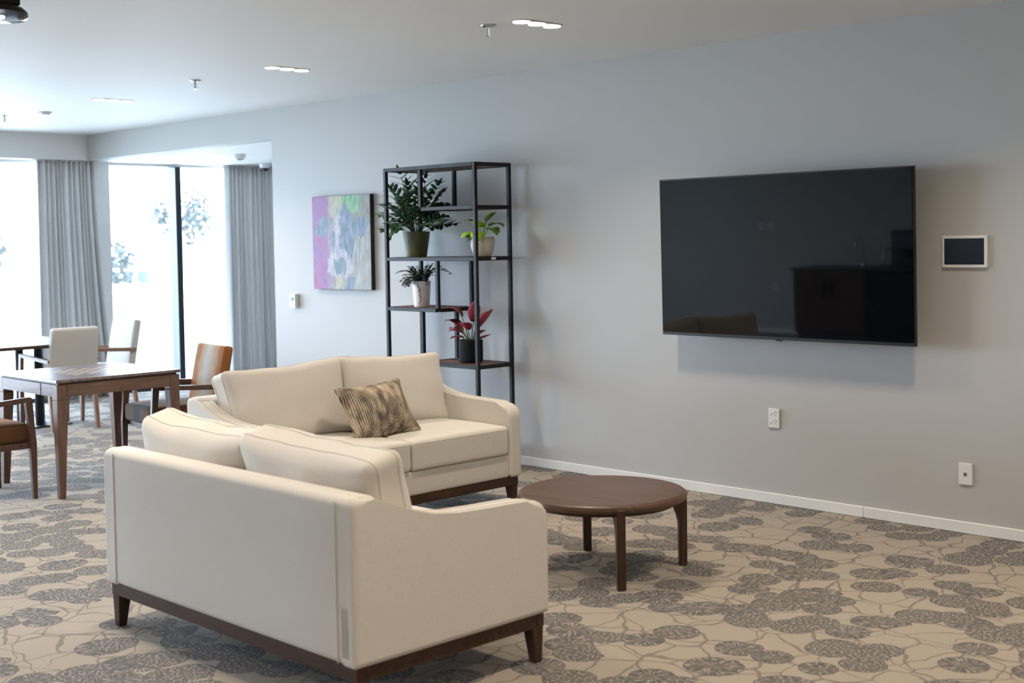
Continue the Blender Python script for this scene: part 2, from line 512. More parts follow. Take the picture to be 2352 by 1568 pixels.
def tag(o, label, cat, group=None, kind=None):
    if label: o['label'] = label
    if cat: o['category'] = cat
    if group: o['group'] = group
    if kind: o['kind'] = kind
    return o

def struct(o):
    o['kind'] = 'structure'
    return o

def copy_tree(o, parent=None):
    c = o.copy()
    C.objects.link(c)
    c.parent = parent
    for ch in list(o.children):
        copy_tree(ch, c)
    return c

def box(bm, x0, x1, y0, y1, z0, z1, bev=0.0, seg=2):
    r = bmesh.ops.create_cube(bm, size=1)
    vs = r['verts']
    for v in vs:
        v.co = Vector(((x0 + x1) / 2 + v.co.x * (x1 - x0), (y0 + y1) / 2 + v.co.y * (y1 - y0), (z0 + z1) / 2 + v.co.z * (z1 - z0)))
    if bev > 0:
        es = list({e for v in vs for e in v.link_edges})
        bmesh.ops.bevel(bm, geom=es, offset=bev, segments=seg, affect='EDGES', profile=0.5)
    return bm

def nb():
    return bmesh.new()

def cyl(bm, x, y, z0, z1, r0, r1=None, n=24):
    r1 = r0 if r1 is None else r1
    rr = bmesh.ops.create_cone(bm, cap_ends=True, segments=n, radius1=r0, radius2=r1, depth=z1 - z0)
    bmesh.ops.translate(bm, verts=rr['verts'], vec=(x, y, (z0 + z1) / 2))
    return bm

def lathe(bm, prof, n=32, c=(0, 0, 0)):
    rings = []
    for r, z in prof:
        if r < 1e-5:
            rings.append([bm.verts.new((c[0], c[1], c[2] + z))])
        else:
            rings.append([bm.verts.new((c[0] + r * math.cos(2 * PI * i / n), c[1] + r * math.sin(2 * PI * i / n), c[2] + z)) for i in range(n)])
    for a, b in zip(rings, rings[1:]):
        for i in range(n):
            j = (i + 1) % n
            if len(a) == 1 and len(b) == 1:
                continue
            if len(a) == 1:
                bm.faces.new((a[0], b[i], b[j]))
            elif len(b) == 1:
                bm.faces.new((a[i], a[j], b[0]))
            else:
                bm.faces.new((a[i], a[j], b[j], b[i]))
    return bm

def tube(bm, pts, r, n=8, closed=False, taper=None):
    pts = [Vector(p) for p in pts]
    rings = []
    m = len(pts)
    for i, p in enumerate(pts):
        if closed:
            t = pts[(i + 1) % m] - pts[i - 1]
        else:
            t = pts[min(i + 1, m - 1)] - pts[max(i - 1, 0)]
        t.normalize()
        a = Vector((0, 0, 1)) if abs(t.z) < 0.9 else Vector((1, 0, 0))
        u = t.cross(a).normalized()
        v = t.cross(u)
        rr = r if taper is None else r * (1 + (taper - 1) * i / (m - 1))
        rings.append([bm.verts.new(p + u * rr * math.cos(2 * PI * k / n) + v * rr * math.sin(2 * PI * k / n)) for k in range(n)])
    pairs = list(zip(rings, rings[1:])) + ([(rings[-1], rings[0])] if closed else [])
    for a, b in pairs:
        for k in range(n):
            j = (k + 1) % n
            bm.faces.new((a[k], a[j], b[j], b[k]))
    if not closed:
        bm.faces.new(rings[0])
        bm.faces.new(rings[-1])
    return bm

def prism(bm, outline, axis, a0, a1):
    """outline: list of 2-D points; axis 'x': points are (y,z); 'y': (x,z); 'z': (x,y)"""
    def P(p, a):
        return {'x': (a, p[0], p[1]), 'y': (p[0], a, p[1]), 'z': (p[0], p[1], a)}[axis]
    A = [bm.verts.new(P(p, a0)) for p in outline]
    B = [bm.verts.new(P(p, a1)) for p in outline]
    bm.faces.new(A)
    bm.faces.new(list(reversed(B)))
    n = len(outline)
    for i in range(n):
        j = (i + 1) % n
        bm.faces.new((A[i], A[j], B[j], B[i]))
    return bm

def taper_leg(bm, x, y, z0, z1, top, bot, dx=0.0, dy=0.0, bev=0.004):
    """square leg, half widths top/bot; the foot is displaced by dx, dy"""
    vs = []
    for z, h, ox, oy in ((z0, bot, dx, dy), (z1, top, 0, 0)):
        vs.append([bm.verts.new((x + ox + sx * h, y + oy + sy * h, z)) for sx, sy in ((-1, -1), (1, -1), (1, 1), (-1, 1))])
    a, b = vs
    bm.faces.new(list(reversed(a)))
    bm.faces.new(b)
    for i in range(4):
        j = (i + 1) % 4
        bm.faces.new((a[i], a[j], b[j], b[i]))
    if bev:
        es = list({e for r in vs for v in r for e in v.link_edges})
        bmesh.ops.bevel(bm, geom=es, offset=bev, segments=1, affect='EDGES')
    return bm

def rbox(bm, hx, hy, hz, r, nr=4, n=8, deform=None):
    """soft box with rounded edges, centred on 0; deform(v) -> Vector"""
    def axis(h):
        s = [-h + r * k / nr for k in range(nr)]
        inner = [-h + r + (2 * h - 2 * r) * k / n for k in range(n + 1)]
        return s + inner + [-x for x in reversed(s)]
    ax, ay, az = axis(hx), axis(hy), axis(hz)
    cache = {}
    H = (hx, hy, hz)

    def V(p):
        key = tuple(round(c, 6) for c in p)
        if key in cache:
            return cache[key]
        q = Vector([max(-(H[i] - r), min(H[i] - r, p[i])) for i in range(3)])
        d = Vector(p) - q
        if d.length > 1e-9:
            d = d.normalized() * r
        v = q + d
        if deform:
            v = deform(v)
        cache[key] = bm.verts.new(v)
        return cache[key]

    def face(us, vs, mk):
        for i in range(len(us) - 1):
            for j in range(len(vs) - 1):
                q = [V(mk(us[i], vs[j])), V(mk(us[i + 1], vs[j])), V(mk(us[i + 1], vs[j + 1])), V(mk(us[i], vs[j + 1]))]
                if len(set(q)) == 4:
                    bm.faces.new(q)
    for s in (-1, 1):
        face(ax, ay, lambda a, b, s=s: (a, b, s * hz))
        face(ax, az, lambda a, b, s=s: (a, s * hy, b))
        face(ay, az, lambda a, b, s=s: (s * hx, a, b))
    return bm

def xform(bm, m):
    bmesh.ops.transform(bm, matrix=m, verts=bm.verts)
    return bm

# ------------------------------------------------------------------ room shell
ZC, ZL = 2.703, 2.446
YW, XE = 6.383, -9.336
XR, YB = 3.5, -2.2
XB, XG = -12.64, -12.86

def sbox(name, mat, *a, **k):
    return struct(obj(name, box(nb(), *a, **k), mat))

tag(sbox('floor', 'carpet', -13.1, XR + .15, YB - .15, 9.45, -0.12, 0.0), 'patterned lily pad carpet floor', None)
sbox('ceiling', 'ceiling', XB - .15, XR + .15, YB - .15, YW + .15, ZC, ZC + .12)
sbox('ceiling_lower', 'ceiling', -13.1, XB - .15, YB - .15, 9.45, ZL, ZL + .12)
sbox('ceiling_alcove', 'ceiling', XB - .15, -9.05, YW + .15, 9.45, ZL, ZL + .12)
sbox('trim_1', 'wall', XB - .15, XE, YW, YW + .15, ZL, ZC)           # header over the alcove
sbox('trim_2', 'ceiling', XB - .15, XB, YB, YW, ZL, ZC)                 # bulkhead in front of the windows
sbox('wall_right', 'wall', XE, XR + .15, YW, YW + .15, 0, ZC)
sbox('wall_back', 'wall', -13.1, XR + .15, YB - .15, YB, 0, ZC + .1)
sbox('wall_front', 'wall', XR, XR + .15, YB, YW, 0, ZC)
sbox('wall_alcove_side', 'wall', -9.2, -9.05, YW + .15, 9.3, 0, ZL)
sbox('wall_alcove_back', 'wall', -13.1, -9.05, 9.3, 9.45, 0, ZL)
sbox('wall_left', 'ceiling', -13.02, -12.80, 6.53, 6.70, 0, ZL)         # pier between the windows
sbox('wall_left_end', 'wall', -13.02, -12.80, YB, -1.6, 0, ZL)
sbox('wall_left_corner', 'wall', -13.02, -12.80, 8.86, 9.3, 0, ZL)

def baseboard(name, x0, x1, y0, y1, joint=None):
    bm = nb()
    box(bm, x0, x1, y0, y1, 0, 0.062, 0.004, 1)
    return struct(obj(name, bm, 'trim'))
baseboard('baseboard_right', XE, -3.7385, YW - .013, YW)
baseboard('baseboard_right', -3.738, XR, YW - .013, YW)
baseboard('baseboard_back', -12.8, XR, YB, YB + .013)
baseboard('baseboard_front', XR - .013, XR, YB + .02, YW - .02)

def window(name, y0, y1, mull):
    e = empty(name, (XG, (y0 + y1) / 2, 0))
    struct(e)
    oy = (y0 + y1) / 2
    def part(n, bm, m='frame'):
        return obj(n, bm, m, e)
    d0, d1 = -.06, .11
    part('sill_rail', box(nb(), d0, d1, y0 - oy, y1 - oy, 0.0, 0.045, .004, 1))
    part('head_rail', box(nb(), d0, 0.0, y0 - oy, y1 - oy, ZL - .03, ZL, .003, 1), 'trim')
    for yy in (y0, y1 - .05):
        part('jamb', box(nb(), d0, -.02 if yy == y0 else d1 - .03, yy - oy, yy + .05 - oy, .045, ZL - .03, .003, 1))
    edges = [y0 + .05]
    for a, b in mull:
        part('mullion', box(nb(), d0, d1, a - oy, b - oy, .045, ZL - .03, .004, 1))
        edges += [a, b]
    edges.append(y1 - .05)
    for a, b in zip(edges[::2], edges[1::2]):
        part('pane', box(nb(), -.006, .006, a - oy, b - oy, .045, ZL - .03), 'glass')
    return e
window('window_1', -1.6, 6.53, [(.2, .27), (1.95, 2.02), (4.25, 4.32)])
window('window_2', 6.70, 8.86, [(7.455, 7.525)])

# ------------------------------------------------------------------ sofas
SW, SD = 1.67, 0.905      # width, depth
def arm_outline():
    hd = SD / 2
    top = [(-hd, .705), (-hd + .012, .728), (-hd + .04, .737), (-hd + .09, .726), (-hd + .16, .700), (-hd + .25, .664), (-hd + .34, .640), (-hd + .45, .625),
           (-hd + .58, .619), (-hd + .70, .616), (-hd + .79, .612), (hd - .06, .604), (hd - .025, .588), (hd - .006, .562), (hd, .53)]
    return top + [(hd, .20), (hd - .01, .183), (-hd + .01, .183), (-hd, .20)]

def cushion_deform(hx, hy, hz, crown, seed, ears, wrinkle):
    def d(v):
        u = max(-1, min(1, v.x / hx)); w_ = max(-1, min(1, v.z / hz))
        k = (1 - u * u) * (1 - w_ * w_)
        y = v.y * (0.72 + crown * k ** .55)
        e = ears * (abs(u) ** 3) * (abs(w_) ** 3)
        x = v.x * (1 + e) * (1 - .035 * (1 - w_ * w_))
        z = v.z * (1 + e) * (1 - .035 * (1 - u * u))
        nz = noise.noise(Vector((v.x * 7 + seed, v.z * 7, seed + v.y * 3)))
        nw = noise.noise(Vector((v.x * 22 + seed, v.z * 5, seed * 2.)))
        return Vector((x, y + wrinkle * nz * 1.5 + wrinkle * nw * .6, z + wrinkle * nz))
    return d

def cushion_bm(hx, hy, hz, crown, r=0.035, seed=0, ears=0.0, wrinkle=0.004):
    """hx width, hy thickness, hz height (half sizes)"""
    return rbox(nb(), hx, hy, hz, r, 3, 12, cushion_deform(hx, hy, hz, crown, seed, ears, wrinkle))

def seam_loop(hx, y, hz, r, d=None, c=.045):
    """piping once round the cushion at thickness y, carried by the cushion's own deformation"""
    pts = []
    for sx, sz, a0 in ((1, 1, 0), (-1, 1, PI / 2), (-1, -1, PI), (1, -1, 1.5 * PI)):
        for k in range(6):
            a = a0 + k / 5 * PI / 2
            pts.append(Vector((sx * (hx - c) + c * math.cos(a), y, sz * (hz - c) + c * math.sin(a))))
    full = []
    for i, p in enumerate(pts):
        q = pts[(i + 1) % len(pts)]
        m = 8 if (q - p).length > .05 else 1
        full += [p.lerp(q, t / m) for t in range(m)]
    if d:
        full = [d(p) for p in full]
    return tube(nb(), full, r, 6, closed=True)

def sofa(loc, rz, label, seeds, lean):
    e = empty('sofa', loc, rz)
    tag(e, label, 'sofa', 'oatmeal two seater sofas')
    hw, hd = SW / 2, SD / 2
    at = .095
    # wooden plinth rails and legs
    ins = .018
    f = nb()
    obj('base_rail', box(f, -hw + ins, hw - ins, -hd + ins, -hd + ins + .04, .132, .185, .003, 1), 'dwood_x', e)
    obj('base_rail', box(nb(), -hw + ins, hw - ins, hd - ins - .04, hd - ins, .132, .185, .003, 1), 'dwood_x', e)
    for s in (-1, 1):
        x0, x1 = sorted((s * (hw - ins), s * (hw - ins - .04)))
        obj('base_rail', box(nb(), x0, x1, -hd + ins + .04, hd - ins - .04, .132, .185, .003, 1), 'dwood_x', e)
        for t in (-1, 1):
            x, y = s * (hw - ins - .03), t * (hd - ins - .03)
            obj('leg', taper_leg(nb(), x, y, 0, .14, .029, .018, s * .006, t * .006), 'dwood', e)
    # back panel, arms, seat deck
    bt = .115
    bm = rbox(nb(), hw - .006, bt / 2, (.737 - .183) / 2, .03, 4, 6)
    xform(bm, Matrix.Translation((0, -hd + bt / 2, (.737 + .183) / 2)))
    back = obj('back_panel', bm, 'sofa', e, True)
    for s in (-1, 1):
        obj('back_seam', tube(nb(), [(s * (hw - .095), -hd - .001, .19), (s * (hw - .095), -hd - .001, .72)], .0022, 6), 'seam', back)
    for s in (-1, 1):
        bm = nb()
        x0, x1 = sorted((s * hw, s * (hw - at)))
        prism(bm, arm_outline(), 'x', x0, x1)
        es = [ed for ed in bm.edges if abs(ed.verts[0].co.x - ed.verts[1].co.x) < 1e-6]
        bmesh.ops.bevel(bm, geom=es, offset=.022, segments=4, affect='EDGES', profile=.5)
        a = obj('arm', bm, 'sofa', e, True, 40)
        ol = [p for p in arm_outline()[:14]]
        for q in (.024, at - .024):
            obj('arm_seam', tube(nb(), [(s * (hw - q), p[0], p[1] + .0005) for p in ol[2:13]], .0018, 5), 'seam', a)
    bm = rbox(nb(), hw - at + .003, (SD - bt) / 2 - .006, .066, .014, 3, 4)
    xform(bm, Matrix.Translation((0, bt / 2 - .008, .183 + .066)))
    obj('seat_deck', bm, 'sofa', e, True)
    iw = hw - at - .004
    cw = iw / 2
    for k, s in enumerate((-1, 1)):
        def d(v, s=s):
            u = v.x / cw; w_ = v.y / .38
            k_ = max(0, (1 - u * u)) * max(0, (1 - w_ * w_))
            z = v.z + (.022 * k_ ** .6 if v.z > 0 else 0)
            return Vector((v.x, v.y, z + .002 * noise.noise(v * 9 + Vector((seeds[k], 0, 0)))))
        bm = rbox(nb(), cw - .002, .388, .083, .022, 3, 10, d)
        xform(bm, Matrix.Translation((s * cw, .062, .315 + .083)))
        c = obj('seat_cushion', bm, 'sofa', e, True)
        for z in (.331, .463):
            obj('cushion_seam', tube(nb(), [(s * cw - cw + .02, .4485, z), (s * cw + cw - .02, .4485, z)], .002, 5), 'seam', c)
    # loose back cushions
    for k, s in enumerate((-1, 1)):
        hx, hy, hz = .385, .108, .212
        dx, tilt, roll, dz = lean[k]
        m = Matrix.Translation((s * (cw + .008) + dx, -hd + bt + .135, .478 + hz + dz - .02)) @ Matrix.Rotation(roll, 4, 'Y') @ Matrix.Rotation(tilt, 4, 'X')
        bm = cushion_bm(hx, hy, hz, .52, .045, seeds[k], .05, .009)
        c = obj('back_cushion', xform(bm, m), 'sofa', e, True)
        cd = cushion_deform(hx, hy, hz, .52, seeds[k], .05, .009)
        for y in (-hy + .045, hy - .045):
            sb = seam_loop(hx, y, hz, .0024, cd)
            obj('cushion_seam', xform(sb, m), 'seam', c)
    return e

sofa((-4.155, 2.9975, 0), 0, 'oatmeal linen two seater sofa in the foreground, its back turned to the camera', (1.3, 5.7), ((.0, math.radians(14), math.radians(1.5), -.025), (-.01, math.radians(15), math.radians(2.0), -.02)))
sofa((-5.8325, 4.535, 0), -PI / 2, 'oatmeal linen two seater sofa facing the camera in front of the shelf, with patterned cushion', (8.1, 3.4), ((.0, math.radians(15), math.radians(-2.5), .0), (-.01, math.radians(15), math.radians(2.0), .0)))

def throw_cushion():
    m = Matrix.Translation((-5.70, 4.56, .625)) @ Matrix.Rotation(math.radians(84), 4, 'Z') @ Matrix.Rotation(math.radians(-33), 4, 'X') @ Matrix.Rotation(math.radians(-4), 4, 'Y')
    e = empty('throw_cushion', (0, 0, 0))
    e.matrix_world = m
    bm = cushion_bm(.205, .062, .158, 1.05, .02, 11.0, .09, .008)
    def pinch(v):
        u = min(1, abs(v.x) / .2); w_ = min(1, abs(v.z) / .155)
        k = max(u, w_)
        return Vector((v.x, v.y * (1 - .75 * k ** 4), v.z))
    for v in bm.verts:
        v.co = pinch(v.co)
    obj('cover', bm, 'woven', e, True)
    obj('edge_piping', seam_loop(.205, 0, .158, .0035, cushion_deform(.205, .062, .158, 1.05, 11.0, .09, .008), .02), 'woven', e, True)
    return tag(e, 'small rectangular cushion in grey and beige speckled weave lying on the far sofa', 'cushion')
throw_cushion()

# ------------------------------------------------------------------ coffee table
def coffee_table():
    c = Vector((-4.07, 4.59, 0))
    R = .398
    e = empty('coffee_table', c)
    prof = [(0, .378), (R - .03, .378), (R - .012, .375), (R - .003, .368), (R, .357), (R - .004, .346), (R - .014, .340), (R - .05, .337), (0, .337)]
    obj('tabletop', lathe(nb(), prof, 96), 'coffee', e, True, 35)
    ring = [(R - .055, .337), (R - .055, .318), (R - .085, .318), (R - .085, .337)]
    obj('apron_ring', lathe(nb(), ring + [ring[0]], 64), 'coffee_leg', e, True, 35)
    a0 = math.atan2(4.367 - 4.59, -3.771 + 4.07)
    for k in range(4):
        a = a0 + k * PI / 2
        ol = [(R + .006, 0.004), (R + .008, .355), (R + .002, .362), (R - .012, .362), (R - .012, .339), (R - .13, .337), (R - .135, .326), (R - .10, .316), (R - .07, .302), (R - .05, .28), (R - .037, .25), (R - .032, .21), (R - .03, .004), (R - .025, 0), (R + .001, 0)]
        bm = prism(nb(), ol, 'y', -.0195, .0195)
        es = [ed for ed in bm.edges if abs(ed.verts[0].co.y - ed.verts[1].co.y) < 1e-6]
        bmesh.ops.bevel(bm, geom=es, offset=.004, segments=2, affect='EDGES')
        xform(bm, Matrix.Rotation(a, 4, 'Z'))
        obj('leg', bm, 'coffee_leg', e, True, 30)
    return tag(e, 'round dark brown wooden coffee table with four curved legs', 'coffee table')
coffee_table()

# ------------------------------------------------------------------ television and wall fittings
def television():
    e = empty('television', (-4.168, 6.2, 1.437))
    e.rotation_euler = (math.radians(0.9), 0, 0)
    hw, hh = .8325, .4665
    obj('back_shell', box(nb(), -hw + .03, hw - .03, .022, .055, -hh + .04, hh - .03, .012, 2), 'tvframe', e)
    obj('bezel', box(nb(), -hw, hw, .004, .026, -hh, hh, .003, 1), 'tvframe', e)
    obj('screen', box(nb(), -hw + .008, hw - .008, 0, .006, -hh + .018, hh - .008), 'screen', e)
    obj('chin_badge', box(nb(), -.02, .02, .0, .012, -hh - .006, -hh + .004, .002, 1), 'tvframe', e)
    obj('wall_bracket', box(nb(), -.22, .22, .055, .178, -.12, .12, .01, 1), 'black', e)
    return tag(e, 'large black flat screen television mounted on the wall', 'television')
television()

def wall_thing(name, x, z, label, cat, group=None):
    e = empty(name, (x, YW, z))
    return tag(e, label, cat, group)

def tablet():
    e = wall_thing('wall_tablet', -3.145, 1.458, 'white framed touch panel on the wall beside the television', 'control panel')
    obj('case', box(nb(), -.123, .123, -.022, 0, -.083, .083, .007, 3), 'white_plastic', e, True, 40)
    obj('screen', box(nb(), -.107, .107, -.0235, -.02, -.066, .068), 'tablet_glass', e)
    cb = lathe(nb(), [(0, -.0235), (.0028, -.0235), (.0028, -.02), (0, -.02)], 12)
    xform(cb, Matrix.Translation((0, 0, .0755)) @ Matrix.Rotation(-PI / 2, 4, 'X') @ Matrix.Scale(-1, 4, (0, 0, 1)))
    obj('lens', cb, 'slot', e)
tablet()

def outlet():
    e = wall_thing('power_outlet', -4.317, .50, 'white double power outlet low on the wall beneath the television', 'power outlet')
    obj('plate', box(nb(), -.0375, .0375, -.012, 0, -.0565, .0565, .004, 2), 'white_plastic', e, True, 40)
    for dz in (.024, -.024):
        obj('switch', box(nb(), -.029, -.012, -.0165, -.011, dz - .006, dz + .008, .002, 1), 'white_plastic', e)
        for px, pz, ang in ((.007, .010, .5), (.019, .010, -.5), (.013, -.006, 0)):
            bm = box(nb(), -.0012, .0012, -.0128, -.011, -.0045, .0045)
            xform(bm, Matrix.Translation((px, 0, dz + pz)) @ Matrix.Rotation(ang, 4, 'Y'))
            obj('socket_slot', bm, 'slot', e)
outlet()

def data_plate():
    e = wall_thing('data_outlet', -3.148, .31, 'white data outlet plate with one small black port near the baseboard', 'data outlet')
    obj('plate', box(nb(), -.0375, .0375, -.012, 0, -.0565, .0565, .004, 2), 'white_plastic', e, True, 40)
    obj('port_surround', box(nb(), -.0085, .0085, -.0135, -.011, -.011, .009), 'grey_plastic', e)
    obj('port', box(nb(), -.007, .007, -.0145, -.0125, -.004, .002), 'slot', e)
data_plate()

def call_switch():
    e = wall_thing('door_release_switch', -9.033, 1.082, 'small white wall switch with round green button left of the painting', 'switch')
    obj('housing', box(nb(), -.038, .038, -.04, 0, -.058, .058, .004, 2), 'white_plastic', e, True, 40)
    b = cyl(nb(), 0, 0, .038, .047, .016, .016, 20)
    obj('button', xform(b, Matrix.Translation((-.002, 0, .016)) @ Matrix.Rotation(PI / 2, 4, 'X')), 'green_button', e)
    b = cyl(nb(), 0, 0, .038, .0425, .005, .005, 12)
    obj('key_hole', xform(b, Matrix.Translation((-.006, 0, -.022)) @ Matrix.Rotation(PI / 2, 4, 'X')), 'grey_plastic', e)
call_switch()

def painting():
    e = empty('painting', (-8.347, YW, 1.5595))
    tag(e, 'square abstract canvas painting in purple, green and pale blue brushstrokes', 'painting')
    obj('stretcher', box(nb(), -.375, .375, -.040, -.002, -.3725, .3725, .002, 1), 'dark_edge', e)
    obj('canvas', box(nb(), -.3735, .3735, -.0425, -.0395, -.371, .371), 'canvas', e)
painting()

# ------------------------------------------------------------------ open shelf
SX0, SXM1, SXM2, SX1 = -7.345, -6.965, -6.775, -6.385
SY0, SY1 = 5.968, 6.312
LV = [(2.083, SX0, SX1), (1.795, SXM1, SX1), (1.447, SX0, SX1), (1.092, SX0, SXM2), (.718, SXM1, SX1), (.16, SX0, SX1)]
def shelf():
    ox, oy = (SX0 + SX1) / 2, (SY0 + SY1) / 2
    e = empty('shelving_unit', (ox, oy, 0))
    tag(e, 'tall open shelf of black steel tube with brown boards, holding plants', 'shelving unit')
    t = .026
    def bar(name, x0, x1, y0, y1, z0, z1):
        return obj(name, box(nb(), x0 - ox, x1 - ox, y0 - oy, y1 - oy, z0, z1, .002, 1), 'black', e)
    for x in (SX0, SX1 - t):
        for y in (SY0, SY1 - t):
            bar('post', x, x + t, y, y + t, 0, LV[0][0])
    for x, za, zb in ((SXM1, LV[1][0], LV[0][0]), (SXM2 - t, LV[3][0], LV[2][0]), (SXM1, LV[4][0], LV[3][0])):
        for y in (SY0, SY1 - t):
            bar('short_post', x, x + t, y, y + t, za, zb - t)
    for z, x0, x1 in LV:
        for y in (SY0, SY1 - t):
            bar('front_rail' if y == SY0 else 'back_rail', x0 + t, x1 - t, y + .0005, y + t - .0005, z - t, z)
        for x in (x0, x1 - t):
            bar('side_rail', x + .0005, x + t - .0005, SY0 + t, SY1 - t, z - t, z)
        obj('board', box(nb(), x0 + t - ox, x1 - t - ox, SY0 + t - oy, SY1 - t - oy, z - t + .006, z - .002), 'shelfwood', e)
    # scuffed white tag on the side rail
    obj('paper_tag', box(nb(), SX1 - ox, SX1 + .002 - ox, -.03, .012, LV[2][0] - .02, LV[2][0] - .004, .0008, 1), 'white_plastic', e)
shelf()

# ------------------------------------------------------------------ plants
def curve_pts(base, az, el, length, droop, n):
    p = Vector(base); pts = [p.copy()]
    for i in range(n):
        t = (i + .5) / n
        a = el - droop * t
        d = Vector((math.cos(az) * math.cos(a), math.sin(az) * math.cos(a), math.sin(a)))
        p = p + d * length / n
        pts.append(p.copy())
    return pts

def blade(bm, pts, width, prof, fold=.25, side_hint=None):
    n = len(pts) - 1
    L_, Mv, R_ = [], [], []
    for i, p in enumerate(pts):
        t = i / n
        tan = (pts[min(i + 1, n)] - pts[max(i - 1, 0)]).normalized()
        up = Vector((0, 0, 1))
        s = tan.cross(up)
        if s.length < .15:
            s = Vector(side_hint or (1, 0, 0))
        s.normalize()
        nrm = s.cross(tan).normalized()
        wd = width * prof(t)
        L_.append(bm.verts.new(p + s * wd + nrm * wd * fold)); Mv.append(bm.verts.new(p)); R_.append(bm.verts.new(p - s * wd + nrm * wd * fold))
    for i in range(n):
        bm.faces.new((L_[i], L_[i + 1], Mv[i + 1], Mv[i]))
        bm.faces.new((Mv[i], Mv[i + 1], R_[i + 1], R_[i]))

def thicken(o, t):
    m = o.modifiers.new('thickness', 'SOLIDIFY')
    m.thickness = t
    m.offset = 0

def squash(pts, cy, k, lim):
    out = []
    for p in pts:
        q = p.copy()
        q.y = cy + (q.y - cy) * k
        q.y = min(q.y, lim)
        out.append(q)
    return out

def pot(e, prof, mat, soil_z, soil_r, n=40):
    obj('pot', lathe(nb(), prof, n), mat, e, True, 40)
    obj('soil', lathe(nb(), [(0, soil_z), (soil_r, soil_z), (soil_r, soil_z - .01), (0, soil_z - .01)], 24), 'soil', e)

def fern_frond(base, az, el, length, droop, lobes=7, seed=0, cy=0, lim=9):
    rnd = random.Random(seed)
    bm = nb()
    pts = squash(curve_pts(base, az, el, length, droop, 14), cy, .62, lim)
    tube(bm, pts[:13], .0028, 5, taper=.5)
    n = len(pts) - 1
    def at(t):
        f = t * n; i = min(int(f), n - 1)
        return pts[i].lerp(pts[i + 1], f - i), (pts[i + 1] - pts[i]).normalized()
    roll = rnd.uniform(-.7, .7)
    for k in range(lobes):
        t = .34 + .58 * k / (lobes - 1)
        p, tan = at(t)
        s = tan.cross(Vector((0, 0, 1)))
        if s.length < .2: s = Vector((math.cos(az + 1.57), math.sin(az + 1.57), 0))
        s.normalize()
        nrm = s.cross(tan).normalized()
        s = (s * math.cos(roll) + nrm * math.sin(roll)).normalized()
        ll = length * .27 * (math.sin(PI * (.22 + .66 * (k + .5) / lobes))) * rnd.uniform(.8, 1.15)
        for sd in (-1, 1):
            d = (s * sd * .82 + tan * rnd.uniform(.45, .75) + nrm * rnd.uniform(-.15, .25)).normalized()
            lp = [p + d * ll * q + nrm * (-.10 * ll * q * q) for q in (0, .25, .5, .75, 1)]
            lp = squash(lp, cy, 1, lim)
            blade(bm, lp, .0185, lambda q: (.85 + .25 * q - .3 * q * q) * (1 if q < .75 else (1 - q) * 3.6 + .08), .10, tan)
    p, tan = at(.9)
    tip = squash([p + tan * length * .16 * q for q in (0, .3, .6, .85, 1)], cy, 1, lim)
    blade(bm, tip, .019, lambda q: max(.05, 1 - q ** 2), .12, (1, 0, 0))
    return bm

def big_fern():
    c = (-7.178, 6.128, LV[2][0])
    e = empty('potted_fern', c)
    tag(e, 'large bushy dark green fern in an olive green pot on the shelf', 'potted plant')
    pot(e, [(0, 0), (.070, 0), (.074, .006), (.099, .176), (.099, .182), (.093, .182), (.090, .165), (0, .165)], 'pot_green', .165, .0905)
    rnd = random.Random(5)
    k = 0
    specs = []
    for az, el, ln, dr in ((180, 68, .50, .5), (172, 80, .60, .35), (195, 48, .44, .9), (168, 40, .42, 1.0), (10, 72, .50, .4), (5, 58, .44, .9), (-10, 34, .47, .75), (20, 25, .42, .5),
                           (90, 80, .42, .5), (270, 70, .42, .8), (225, 60, .46, .9), (310, 60, .40, .9), (150, 60, .42, .8), (35, 70, .46, .6), (200, 75, .50, .6), (340, 75, .42, .7),
                           (250, 50, .36, 1.2), (285, 48, .34, 1.3), (120, 65, .38, .7), (60, 60, .38, .7), (210, 30, .36, .8), (160, 25, .40, .5), (0, 45, .40, .9), (330, 40, .36, 1.1), (185, 88, .46, .25), (15, 86, .52, .25), (240, 78, .40, .6), (300, 80, .40, .5), (205, 55, .40, .9), (190, 62, .38, .7), (140, 72, .44, .6), (320, 62, .40, .8), (260, 62, .42, 1.0), (280, 75, .44, .7), (20, 60, .40, .8), (175, 55, .46, .6)):
        specs.append((math.radians(az + rnd.uniform(-8, 8)), math.radians(el), ln * .86, dr))
    for az, el, ln, dr in specs:
        k += 1
        b = (.03 * math.cos(az), .03 * math.sin(az), .165)
        bm = fern_frond(b, az, el, ln, dr, 6 if ln < .4 else 7, k, 0, .20)
        o = obj('frond', bm, 'fern_light' if k in (3, 21, 22) else 'fern', e, True)
        thicken(o, .0012)
    # low young frond hanging over the rim
    bm = fern_frond((-.06, -.05, .17), math.radians(215), math.radians(40), .22, 2.0, 9, 77, 0, .2)
    thicken(obj('frond', bm, 'fern_light', e, True), .001)
big_fern()

def heart_leaf(base, az, el, stem, length, width, droop, mat, e, lim, name='leaf'):
    bm = nb()
    sp = squash(curve_pts(base, az, el, stem, .3, 6), 0, .75, lim)
    tube(bm, sp, .0025, 5, taper=.7)
    lp = curve_pts(sp[-1], az, el - .5, length, droop, 8)
    lp = squash(lp, 0, 1, lim)
    blade(bm, lp, width, lambda t: max(.03, (math.sin(PI * min(1, .16 + t * .84)) ** .7) * (1 - .15 * t)), .16)
    o = obj(name, bm, mat, e, True)
    thicken(o, .001)
    return o

